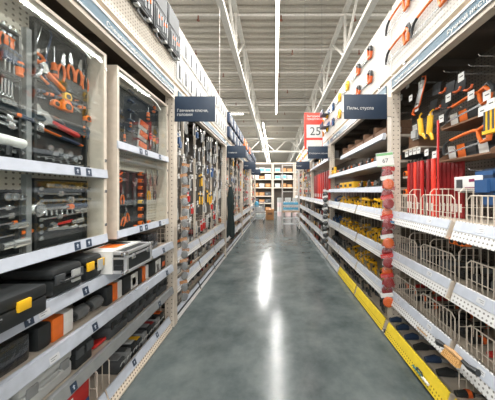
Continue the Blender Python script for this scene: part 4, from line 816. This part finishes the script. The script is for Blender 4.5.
# display trays with orange saws
def saw_tray(x0, x1, yb, X, label, lab2, grp):
    Y0, Z = onX(x1, yb, X); Y1, Z = onX(x0, yb, X); w = Y1-Y0
    t = thing('carton_tray', label, 'carton', (X, (Y0+Y1)/2, Z), (0, 0, RZ[1]))
    part('tray_floor', MB().box(-w/2, w/2, -.02, .2, 0, .012), dkcarton, t); part('tray_back', MB().box(-w/2, w/2, .19, .2, .012, .16), soft, t)
    for u in (-w/2, w/2-.006): part('tray_end', MB().prism([(-.02, .012), (.19, .012), (.19, .16), (.1, .1), (-.02, .03)], u, u+.006, 'x'), dkcarton, t)
    for q in range(4): 
        c_ = part('striped_card', MB().prism([(-w/2+.03+q*w*.2, .012), (-w/2+.03+q*w*.2+.07, .012), (-w/2+.03+q*w*.2+.05, .13), (-w/2+.03+q*w*.2-.02, .13)], .05, .053), (card, orange, soft, card)[q], t)
    bx = part('support_arm', MB().box(-w/2+.05, -.02+w/2, .2, XF[1]+DEPTH-X-.002, .02, .035), dkgrey, t)
    put('bow_saw', 'bow_saw', lab2, 'saw', (X+.03, (Y0+Y1)/2-.0, Z+.125), (0, math.radians(-6), RZ[1]), grp, (w/.52*.95, 1.2, .95)); return t
saw_tray(443, 494, 131, 1.45, 'upper brown tray of striped saw cards', 'orange bow saw lying in the upper brown tray', 'bow saws in brown trays'); saw_tray(441, 494, 162.5, 1.45, 'lower brown tray of striped saw cards', 'orange bow saw lying in the lower brown tray', 'bow saws in brown trays')
# yellow bundle, blue pack, white box
kind('pencil_bundle', ('cap', MB().box(-.06, .06, -.04, 0, -.15, -.12).mesh('cap', yellow)), *[('strip_of_bundle', MB().box(-.055+q*.02, -.04+q*.02, -.03, -.01, -.12, .06).mesh('strip_of_bundle', yellow if q % 2 else dkgrey)) for q in range(6)], ('header', MB().box(-.06, .06, -.012, -.002, .06, .12).mesh('header', card)))
R('pencil_bundle', 'pencil_bundle', 'yellow capped bundle of slim pieces at the right edge', 'bundle', 492.5, 117, 1.42, 0, scale=.72)
k_box('white_maroon', .22, .2, .11, card, bands=[(.45, .8, .1, .25, purple), (.1, .35, .2, .8, dkgrey), (.6, .8, .6, .8, purple)])
Y, Z = onX(469, 191, 1.46); o = put('white_maroon', 'printed_box', 'white box with maroon and grey print', 'box', (1.44, Y, Z), (0, 0, RZ[1]))
part('box_perch', MB().box(.16, .5, Y-y00-.1, Y-y00+.1, Z-.012, Z-.001), ltgrey, b)
k_blister('b_bluebig', dkblue, blue, 0, .16, .2); 
for i, (x, y) in enumerate(((484, 172), (494, 170), (493, 184))): Y, Z = onX(x, y, 1.46+.02*i); put('b_bluebig', 'carded_tool', f'dark blue carded pack behind the white box, {NTH[i]} of three', 'carded tool', (1.46+.02*i, Y, Z), (0, 0, RZ[1]), 'dark blue packs by the white box', .8)
# tall red packs standing on the upper basket shelf
def k_tall(key, m, h=.53):
    kind(key, ('sleeve', MB().box(-.017, .017, -.012, .012, 0, h).mesh('sleeve', m, .003)), ('end_print', MB().box(-.012, .012, -.014, -.012, .05, .12).mesh('end_print', card)), ('hang_tab', MB().box(-.012, .012, -.002, .002, h, h+.03).mesh('hang_tab', black)))
k_tall('tall_red', red); k_tall('tall_orange', promo); k_tall('tall_dkred', dkred)
Zs = 1.367
i = 0
for g, (xa, xb, n_, X) in enumerate(((409, 422, 5, 1.45), (428.5, 433.5, 2, 1.45), (441, 462, 6, 1.57), (413, 427, 4, 1.60))):
    for q in range(n_):
        x = xa+(xb-xa)*q/max(1, n_-1); Y = X*FPX/(x-VX); key = ('tall_red', 'tall_dkred', 'tall_orange', 'tall_dkred')[(q+g) % 4] if X < 1.5 else 'tall_dkred'
        put(key, 'tall_pack', f'tall {"dark red" if key == "tall_dkred" else "red"} pack, {NTH[q]} in the {("left cluster", "middle pair", "right back cluster", "left back cluster")[g]}', 'pack', (X, Y, Zs), (0, 0, RZ[1]), 'tall red packs in the upper baskets')
Y = 1.40*FPX/(438-VX); tag(part('red_pole', MB().box(-.007, .007, -.007, .007, 0, .84).box(-.0075, .0075, -.008, .008, .2, .3), red, None, .003, (1.40, Y, Zs)), 'long red pole standing taller than the red packs', 'pole')
# small side shelf holding cartons near the post
k_box('brown_small', .16, .2, .14, dkcarton); 
part('small_ledge', MB().box(.12, .5, 2.40, 2.64, 2.035, 2.05), cream, b); put('brown_small', 'small_carton', 'brown carton on the ledge behind the post', 'box', (1.46, 2.27, 2.05), (0, 0, RZ[1]))
for i, z in enumerate((1.56, 1.76)):
    part('small_ledge', MB().box(.12, .5, 2.58, 2.64, z-.02, z), cream, b)
    put('tape_orange', 'orange_roll', f'orange roll on the {("lower", "upper")[i]} narrow ledge behind the post', 'tape measure', (1.46, 2.36, z+.03), (0, 0, RZ[1]), 'orange rolls on the narrow ledges', .8)
# shelf goods in the nearest right bay
def basket_goods(z, keys, where, d=.06, rows=2):
    rnd = random.Random(int(z*100)); i = 0
    for q in range(1, 3):
        a_ = PR[0]+.02+q*.877
        for cc in (a_+.175, a_+.46, a_+.745):
            for e in (-.068, .068):
                for rr in range(rows):
                    key, nm, lb = rnd.choice(keys); turn = PI/2 if nm == 'hand_tool' else 0; dd = d+rr*.19
                    if nm == 'hand_tool': dd += .1
                    put(key, nm, f'{lb}, {NTH[i % 20]} from the near end, {("front", "back")[rr]} {where}', nm.replace('_', ' '), (1.30+dd+.02, cc+e+(.03 if turn else 0), z), (0, 0, RZ[1]+turn+rnd.uniform(-.08, .08)), f'goods {where}')
                i += 1
k_box('grey_film', .12, .16, .09, greyfilm, bev=.02); k_box('black_film', .12, .16, .08, blackfilm, bev=.02)
kind('spray_cap', ('drum', MB().lathe([(.0, 0), (.04, .0), (.042, .05), (.036, .06), (0, .062)], 14).mesh('drum', orange)), ('rim', MB().lathe([(.043, .02), (.045, .025), (.043, .03)], 14).mesh('rim', orange2)))
kind('lying_tool', ('grip', MB().tube([(-.1, .03, .03), (-.02, .03, .035), (.02, .03, .03)], [.02, .026, .018], 8).mesh('grip', black)), ('nose', MB().tube([(.02, .03, .03), (.1, .03, .02)], [.014, .008], 7).mesh('nose', steel)), ('trim', MB().tube([(-.03, .03, .035), (.0, .03, .034)], [.0275, .0255], 8).mesh('trim', orange2)))
kind('lying_dark', ('grip', MB().tube([(-.1, .03, .035), (-.02, .03, .045), (.02, .03, .035)], [.024, .034, .026], 8).mesh('grip', black)), ('nose', MB().tube([(.02, .03, .035), (.1, .03, .025)], [.022, .014], 7).mesh('nose', dkgrey)))
kind('lying_blue', ('grip', MB().tube([(-.1, .03, .035), (-.02, .03, .045), (.02, .03, .035)], [.022, .032, .024], 8).mesh('grip', dkblue)), ('nose', MB().tube([(.02, .03, .035), (.1, .03, .025)], [.018, .012], 7).mesh('nose', ltgrey)))
kind('lying_red', ('grip', MB().tube([(-.1, .03, .03), (-.02, .03, .035), (.02, .03, .03)], [.018, .024, .018], 8).mesh('grip', red)), ('nose', MB().tube([(.02, .03, .03), (.1, .03, .02)], [.014, .008], 7).mesh('nose', ltgrey)))
basket_goods(.937, [('grey_film', 'film_pack', 'grey film wrapped pack'), ('black_film', 'film_pack', 'black film wrapped pack')], 'in second basket row')
basket_goods(.507, [('lying_tool', 'hand_tool', 'black hand tool with orange trim'), ('lying_red', 'hand_tool', 'red gripped hand tool'), ('black_film', 'film_pack', 'black film wrapped pack'), ('lying_tool', 'hand_tool', 'black hand tool with orange trim')], 'in third basket row')
basket_goods(.127, [('lying_dark', 'hand_tool', 'all black hand tool'), ('lying_tool', 'hand_tool', 'black hand tool with orange trim'), ('black_film', 'film_pack', 'black film wrapped pack'), ('lying_dark', 'hand_tool', 'all black hand tool'), ('lying_blue', 'hand_tool', 'navy gripped hand tool')], 'in yellow fronted base', -.04)
for i, (x, y) in enumerate(((454, 241), (462, 243), (466.5, 243))):
    Y, Z = onX(x, y, 1.26); put('tape_orange', 'tape_measure', f'orange tape measure hung between the upper front plates, {NTH[i]} from the left', 'tape measure', (1.275, Y, Z), (0, 0, RZ[1]), 'tape measures between the plates', .7)
# straw brush laid at the gap of the lower plates
t = thing('straw_brush', 'straw bristle brush with black handle on the lower plates', 'brush', (1.19, 1.44, .50), (math.radians(-8), 0, math.radians(-86)))
br = MB()
for q in range(10):
    for r_ in range(2): br.tube([(-.055+q*.0115, .0+r_*.016, .0), (-.06+q*.0125, -.02+r_*.016, -.045)], [.007, .008], 5)
tag(part('bristles', br, straw, t), kind='stuff'); part('brush_back', MB().tube([(-.07, .008, .008), (.0, .008, .014), (.06, .008, .008)], [.012, .016, .012], 8), wood, t); part('handle', MB().tube([(.06, .008, .008), (.1, .008, .0), (.16, .008, .012)], [.012, .017, .02], 8), black, t); part('front_cap', MB().tube([(-.07, .008, .008), (-.13, .008, -.005)], [.014, .022], 8), black, t)
# labels stuck on plates
Y, Z = onX(392, 221.5, 1.225); dk = b
part('blue_sticker', MB().box(-.088, -.084, Y-y00-.06, Y-y00+.05, Z-.01, Z+.008), M('teal_blue_sticker', (48, 132, 172), .4), b)
t = thing('marker_pen', 'white and teal pen resting on the yellow front', 'pen', (1.205, 1.80, .075), (math.radians(0), 0, 0))
part('barrel', MB().tube([(0, -.11, 0), (0, -.04, .0)], .011, 8), card, t); part('cap', MB().tube([(0, -.04, 0), (0, .08, 0)], .008, 8), M('teal_plastic', (40, 110, 120), .4), t); part('clip', MB().tube([(0, -.05, 0), (-.0, -.03, .03), (0, .02, .03), (0, .03, 0)], .006, 6), black, t)
part('brown_sticker', MB().box(-.082, -.079, 1.98, 2.10, .425, .437), wood, b)

# ------------------------------------------------------------------ right: clamp bay
def k_clamp(key, m):
    kind(key, ('bar', MB().box(-.15, .15, .02, .026, .02, .036).mesh('bar', dksteel)), ('fixed_jaw', MB().prism([(-.15, .01), (-.12, .01), (-.11, .05), (-.125, .12), (-.15, .12)], .008, .038).mesh('fixed_jaw', m, .004)), ('sliding_jaw', MB().prism([(-.02, .0), (.05, .0), (.05, .05), (.0, .06), (-.0, .12), (-.03, .12), (-.035, .05)], .006, .04).mesh('sliding_jaw', m, .004)), ('grip', MB().tube([(.03, .023, .03), (.06, .023, -.0+.012), (.1, .023, .012)], [.016, .016, .012], 7).mesh('grip', m)), ('pad', MB().box(-.122, -.112, .006, .04, .08, .12).mesh('pad', black)))
k_clamp('clamp_yellow', yellow); k_clamp('clamp_blue', blue); k_clamp('clamp_black', dkgrey)
rnd = random.Random(5)
for r, (z, lv) in enumerate(((1.367, 'upper'), (.937, 'middle'), (.507, 'lower'), (.127, 'base'))):
    for q in range(12):
        y = 2.66+q*.2; key = ('clamp_blue' if y > 4.3 else 'clamp_yellow') if r < 2 else ('clamp_black' if y > 4.0 or r == 3 else 'clamp_yellow')
        col = {'clamp_blue': 'blue', 'clamp_yellow': 'yellow', 'clamp_black': 'dark grey'}[key]
        for lay in range(3 if r < 3 else 2):
            if (lay == 2 and q % 2) or (lay == 0 and rnd.random() < .12): continue
            rot = (0 if lay == 0 else rnd.choice((0, -1.2)) if lay == 1 else -1.3, 0, RZ[1]+(rnd.uniform(-.3, .3) if lay < 2 else rnd.uniform(-1.1, 1.1))+(PI if lay == 2 and rnd.random() < .4 else 0))
            X_, Z_ = ((1.315, z), (1.42, z+(.04 if rot[0] else 0)), (1.40, z+.085+.035))[lay]
            put(key, 'bar_clamp', f'{col} bar clamp on the {lv} clamp shelf, {NTH[q]} along, {("front", "back", "top of pile")[lay]}', 'clamp', (X_, y+rnd.uniform(-.012, .012), Z_), rot, f'bar clamps on the {lv} clamp shelf', (.6, .8, rnd.uniform(.6, .8)) if lay < 2 else (.8, .9, 1))
# open cartons and black planes on the upper shelves
def k_open(key, w, d, h):
    ps = [('carton_floor', MB().box(-w/2, w/2, 0, d, 0, .006).mesh('carton_floor', dkcarton))]
    for nm, a_ in (('front_wall', (-w/2, w/2, 0, .006, .006, h*.45)), ('back_wall', (-w/2, w/2, d-.006, d, .006, h)), ('side_wall', (-w/2, -w/2+.006, .006, d-.006, .006, h*.9)), ('side_wall', (w/2-.006, w/2, .006, d-.006, .006, h*.9))): ps.append((nm, MB().box(*a_).mesh(nm, dkcarton)))
    ps.append(('packed_goods', MB().box(-w/2+.02, w/2-.02, .02, d-.02, .006, h*.4).mesh('packed_goods', black, .01))); ps.append(('orange_item', MB().tube([(-w*.2, d*.3, h*.4), (-w*.1, d*.3, h*.52), (.0, d*.3, h*.42)], .02, 7).mesh('orange_item', orange)))
    kind(key, *ps)
k_open('open_carton', .3, .3, .19)
for i in range(5): put('open_carton', 'open_carton', f'open brown carton on the top clamp bay shelf, {NTH[i]} from the near end', 'carton', (1.31, 2.68+i*.335, 2.265), (0, 0, RZ[1]), 'open cartons on the top shelf')
kind('plane_tool', ('sole', MB().box(-.11, .11, .02, .08, 0, .03).mesh('sole', black, .006)), ('rear_handle', MB().tube([(.06, .05, .03), (.07, .05, .08), (.05, .05, .11)], [.018, .016, .014], 8).mesh('rear_handle', black)), ('front_knob', MB().lathe([(.012, .03), (.012, .05), (.022, .065), (.014, .08), (0, .082)], 10, (-.07, .05, 0)).mesh('front_knob', orange)), ('iron', MB().box(-.03, .03, .035, .065, .03, .09, Matrix.Rotation(.5, 3, 'Y')).mesh('iron', steel)))
for r, z in enumerate((1.967, 1.647)):
    for i in range(9):
        y = 2.62+i*.27
        if r == 1 and i in (4, 5, 6): continue
        put('plane_tool', 'hand_plane', f'black hand plane with orange knob, {("middle", "lower")[r]} shelf, {NTH[i]} from the near end', 'plane', (1.32, y, z), (0, 0, RZ[1]+.3*math.sin(i*2)), 'hand planes on the upper shelves')
        if r == 0: put('loose0', 'loose_pack', f'dark pack behind the hand planes, {NTH[i]} from the near end', 'pack', (1.5, y, z), (0, 0, RZ[1]), 'dark packs behind the hand planes', 1.5)
k_box('yellow_box', .24, .24, .12, yellow, bands=[(.1, .6, .3, .7, black)])
for i in range(3): put('yellow_box', 'yellow_box', f'yellow box on the lower upper shelf, {NTH[i]} from the near end', 'box', (1.31, 3.7+i*.262, 1.647), (0, 0, RZ[1]), 'yellow boxes in the clamp bay')
Y, Z = onX(335, 165, 1.32); put('clamp_yellow', 'bar_clamp', 'yellow clamp standing near the second upright above the planes', 'clamp', (1.32, 4.83, 1.967), (0, 0, RZ[1]), None, 1.6)
tag(part('red_level', MB().box(-.02, .02, -.015, .015, 0, .55).box(-.021, .021, -.016, .016, .25, .3), red, None, .003, (1.275, 5.02, 1.42)), 'red level upright against the second right post', 'level')
# right: farther bays
for k in (2, 3, 4):
    Pk = PR[k]; wh = ('third right bay', 'fourth right bay', 'farthest right bay')[k-2]
    rnd = random.Random(k)
    for r, z in enumerate((2.4, 2.1, 1.75, 1.367, .937, .507, .127)):
        if r in (1, 2) or (k > 2 and r == 0): continue
        n_ = (9, 6, 5)[k-2]
        for q in range(n_):
            v = rnd.choice([0, 3, 7, 6, 1, 4, 2]); y = Pk+.25+q*(2.3/n_)
            if r == 3 and k == 2: 
                put(rnd.choice(['tall_red', 'tall_orange', 'tall_dkred']), 'tall_pack', f'tall red pack standing in the third right bay, {NTH[q]} along', 'pack', (1.36, y, z), (0, 0, RZ[1]), 'tall red packs in the third right bay', (3, 2, 1.45)); continue
            put(f'loose{v}', 'loose_pack', f'{LN[v]}, {NTH[r]} shelf down, {NTH[q]} along, {wh}', 'pack', (1.30+rnd.uniform(.0, .05), y, z), (0, 0, RZ[1]+rnd.uniform(-.1, .1)), f'packs in the {wh}', (1.4, 1, 2.2))

# ------------------------------------------------------------------ end of the aisle
FY = 16.6
def far_rack(x0, x1, zs, label, ztop=3.86):
    t = thing('end_rack', label, 'shelving', ((x0+x1)/2, FY, 0), group='racks at the end of the aisle'); w = (x1-x0)/2
    for u in (-w, w-.07): part('upright', MB().box(u, u+.07, 0, .6, 0, ztop), cream, t)
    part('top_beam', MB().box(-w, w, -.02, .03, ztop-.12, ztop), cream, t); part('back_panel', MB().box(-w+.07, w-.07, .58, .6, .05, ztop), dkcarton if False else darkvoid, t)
    for z in zs: part('shelf_deck', MB().box(-w+.07, w-.07, -.01, .58, z-.07, z), cream, t)
    return t
far_rack(-1.85, -.2, (.12, .75, 1.3, 1.95, 2.6, 3.15), 'cream rack facing the aisle at the far left'); far_rack(-.16, 1.5, (1.95, 2.6, 3.15), 'cream rack facing the aisle behind the stepladder'); far_rack(1.54, 3.1, (.12, .75, 1.3, 1.95, 2.6, 3.15), 'cream rack at the far right end')
k_box('fb_white', .42, .4, .36, card, bands=[(.1, .9, .3, .6, ltgrey)]); k_box('fb_brown', .36, .4, .3, carton, bands=[(.2, .8, .3, .6, wood)]); k_box('fb_grey', .36, .4, .34, ltgrey, bands=[(.2, .8, .3, .6, card)]); k_box('fb_dark', .38, .4, .36, dkgrey, bands=[(.1, .5, .3, .6, grey)]); k_box('fb_blue', .4, .4, .34, ltgrey, bands=[(.1, .9, .2, .8, sky)])
rnd = random.Random(3); cols = {'fb_white': 'white', 'fb_brown': 'brown', 'fb_grey': 'grey', 'fb_dark': 'dark grey', 'fb_blue': 'pale blue'}
for (x0, x1, zs, nm) in ((-1.85, -.2, (.12, .75, 1.3, 1.95, 2.6, 3.15), 'far left rack'), (-.16, 1.5, (1.95, 2.6, 3.15), 'far middle rack')):
    for r, z in enumerate(zs):
        for q in range(3):
            pal = ['fb_dark', 'fb_dark', 'fb_dark', 'fb_brown'] if z < 1.5 else ['fb_brown', 'fb_brown', 'fb_grey'] if z < 2.2 else ['fb_white', 'fb_white', 'fb_grey', 'fb_blue', 'fb_brown']
            key = rnd.choice(pal); put(key, 'carton', f'{cols[key]} carton on the {nm}, {NTH[len(zs)-1-r]} shelf down, {NTH[q]} from the left', 'box', (x0+.36+q*.47, FY+.03, z), (0, 0, 0), f'cartons on the {nm}', (1.08, 1, .75+.3*rnd.random()))
k_box('floor_carton', .46, .46, .6, carton, bands=[(.2, .8, .5, .7, dkcarton)], toptape=[(.45, .55, card)])
put('floor_carton', 'carton', 'orange brown carton standing on the floor beside the trolley', 'box', (-.29, 12.2, 0), (0, 0, 0))
# shopping trolley
t = thing('shopping_trolley', 'grey wire shopping trolley at the end of the aisle', 'trolley', (-.85, 11.6, 0)); wr = MB()
x0, x1, y0, y1 = -.28, .28, -.42, .42
def basket_wire():
    mb = MB()
    for z, k_ in ((.5, .82), (.62, .88), (.75, .94), (.9, 1)): mb.tube([(x0*k_, y0*k_, z), (x1*k_, y0*k_, z), (x1*k_, y1*k_, z), (x0*k_, y1*k_, z)], .013, 4, closed=True)
    for i in range(9):
        q = i/8
        for a_, b_ in (((x0+(x1-x0)*q, y0), None), ((x0+(x1-x0)*q, y1), None), ((x0, y0+(y1-y0)*q), None), ((x1, y0+(y1-y0)*q), None)): mb.tube([(a_[0]*.82, a_[1]*.82, .5), (a_[0], a_[1], .9)], .009, 4)
    for i in range(1, 8): mb.tube([(x0*.82+(x1-x0)*.82*i/8, y0*.82, .5), (x0*.82+(x1-x0)*.82*i/8, y1*.82, .5)], .005, 4)
    return mb
part('wire_basket', basket_wire(), alu, t); part('frame', MB().tube([(-.24, -.4, .1), (-.24, .42, .14), (-.25, .46, .5), (-.28, .5, 1.02)], .014, 6).tube([(.24, -.4, .1), (.24, .42, .14), (.25, .46, .5), (.28, .5, 1.02)], .014, 6).tube([(-.24, -.1, .12), (-.24, -.3, .5)], .012, 6).tube([(.24, -.1, .12), (.24, -.3, .5)], .012, 6).tube([(-.24, .1, .13), (.24, .1, .13)], .012, 6), alu, t)
part('handle_bar', MB().tube([(-.29, .5, 1.02), (.29, .5, 1.02)], .02, 8), blue, t)
wm = MB().lathe([(.02, -.018), (.06, -.018), (.06, .018), (.02, .018)], 14, (0, 0, .06), 'x').mesh('wheel', black)
for x in (-.24, .24):
    for y in (-.4, .4): ob('wheel', wm, t, (x, y, 0))
k_box('basket_box', .3, .3, .3, card); put('basket_box', 'carton', 'pale carton lying in the trolley basket', 'box', (-.85, 11.45, .51))
tag(part('blue_bag', MB().lathe([(.0, 0), (.1, .0), (.13, .1), (.1, .24), (.0, .28)], 12), sky, None, 0, (-.98, 11.5, .812)), 'bright blue bag on top of the trolley load', 'bag')
# rolling stepladder with packs of bottles
LX, LY = .64, 8.75
t = thing('rolling_ladder', 'white rolling platform ladder at the end of the aisle', 'ladder', (LX, LY, 0), group=None)
for x in (-.34, .34):
    part('front_rail', MB().tube([(x, -.1, .1), (x, -.02, .78), (x, .0, 2.68)], .026, 7), white, t); part('rear_leg', MB().tube([(x, .62, .1), (x, .4, .8), (x, .3, 2.68)], .018, 7), white, t); part('side_bar', MB().tube([(x, -.02, .78), (x, .4, .78)], .015, 6), white, t)
    part('hand_rail', MB().tube([(x, .0, 2.68), (x, .3, 2.68)], .018, 6), white, t); part('base_bar', MB().tube([(x, -.1, .12), (x, .62, .12)], .018, 6), white, t)
    for y in (-.1, .62): part('castor', MB().lathe([(.015, -.015), (.05, -.015), (.05, .015), (.015, .015)], 12, (x, y, .05), 'x').box(x-.02, x+.02, y-.02, y+.02, .06, .11), black, t)
part('platform', MB().box(-.36, .36, -.06, .42, .77, .80), wood, t)
for z in (.3, .52): part('tread', MB().box(-.33, .33, -.1+z*.1-.02, .1, z-.015, z+.015), alu, t)
part('top_bar', MB().tube([(-.34, .0, 2.66), (.34, .0, 2.66)], .016, 6), white, t); part('cross_bar', MB().tube([(-.34, .3, 1.6), (.34, .3, 1.6)], .014, 6), white, t)
bp = [('shrink_film', MB().box(-.1, .1, 0, .2, .06, .16).mesh('shrink_film', sky, .01)), ('film_band', MB().box(-.101, .101, -.001, .2, .0, .06).mesh('film_band', card, .01))]
for u in (-.05, .05): bp.append(('bottle_cap', MB().lathe([(.03, .16), (.025, .19), (.015, .205), (0, .206)], 10, (u, .05, 0)).mesh('bottle_cap', card)))
kind('bottle_pack', *bp)
for r in range(2):
    for q in range(3): put('bottle_pack', 'bottle_pack', f'blue film bottle pack on the ladder platform, {("lower", "upper")[r]} row, {NTH[q]} from the left', 'bottle pack', (LX-.205+q*.205, LY-.0, .80+r*.207), (0, 0, 0), 'bottle packs on the ladder platform')
# pallets of pale rolls behind the ladder
kind('roll_stack', *[('roll', MB().lathe([(.0, z), (.2, z), (.2, z+.3), (.0, z+.3)], 14).mesh('roll', m_)) for z, m_ in ((0, pink), (.302, card), (.604, pink), (.906, ltgrey))])
for i, x in enumerate((.35, .85, 1.35)): put('roll_stack', 'roll_stack', f'stack of pale rolls behind the ladder, {NTH[i]} from the left', 'rolls', (x, 14.2, 0), (0, 0, 0), 'stacks of pale rolls')
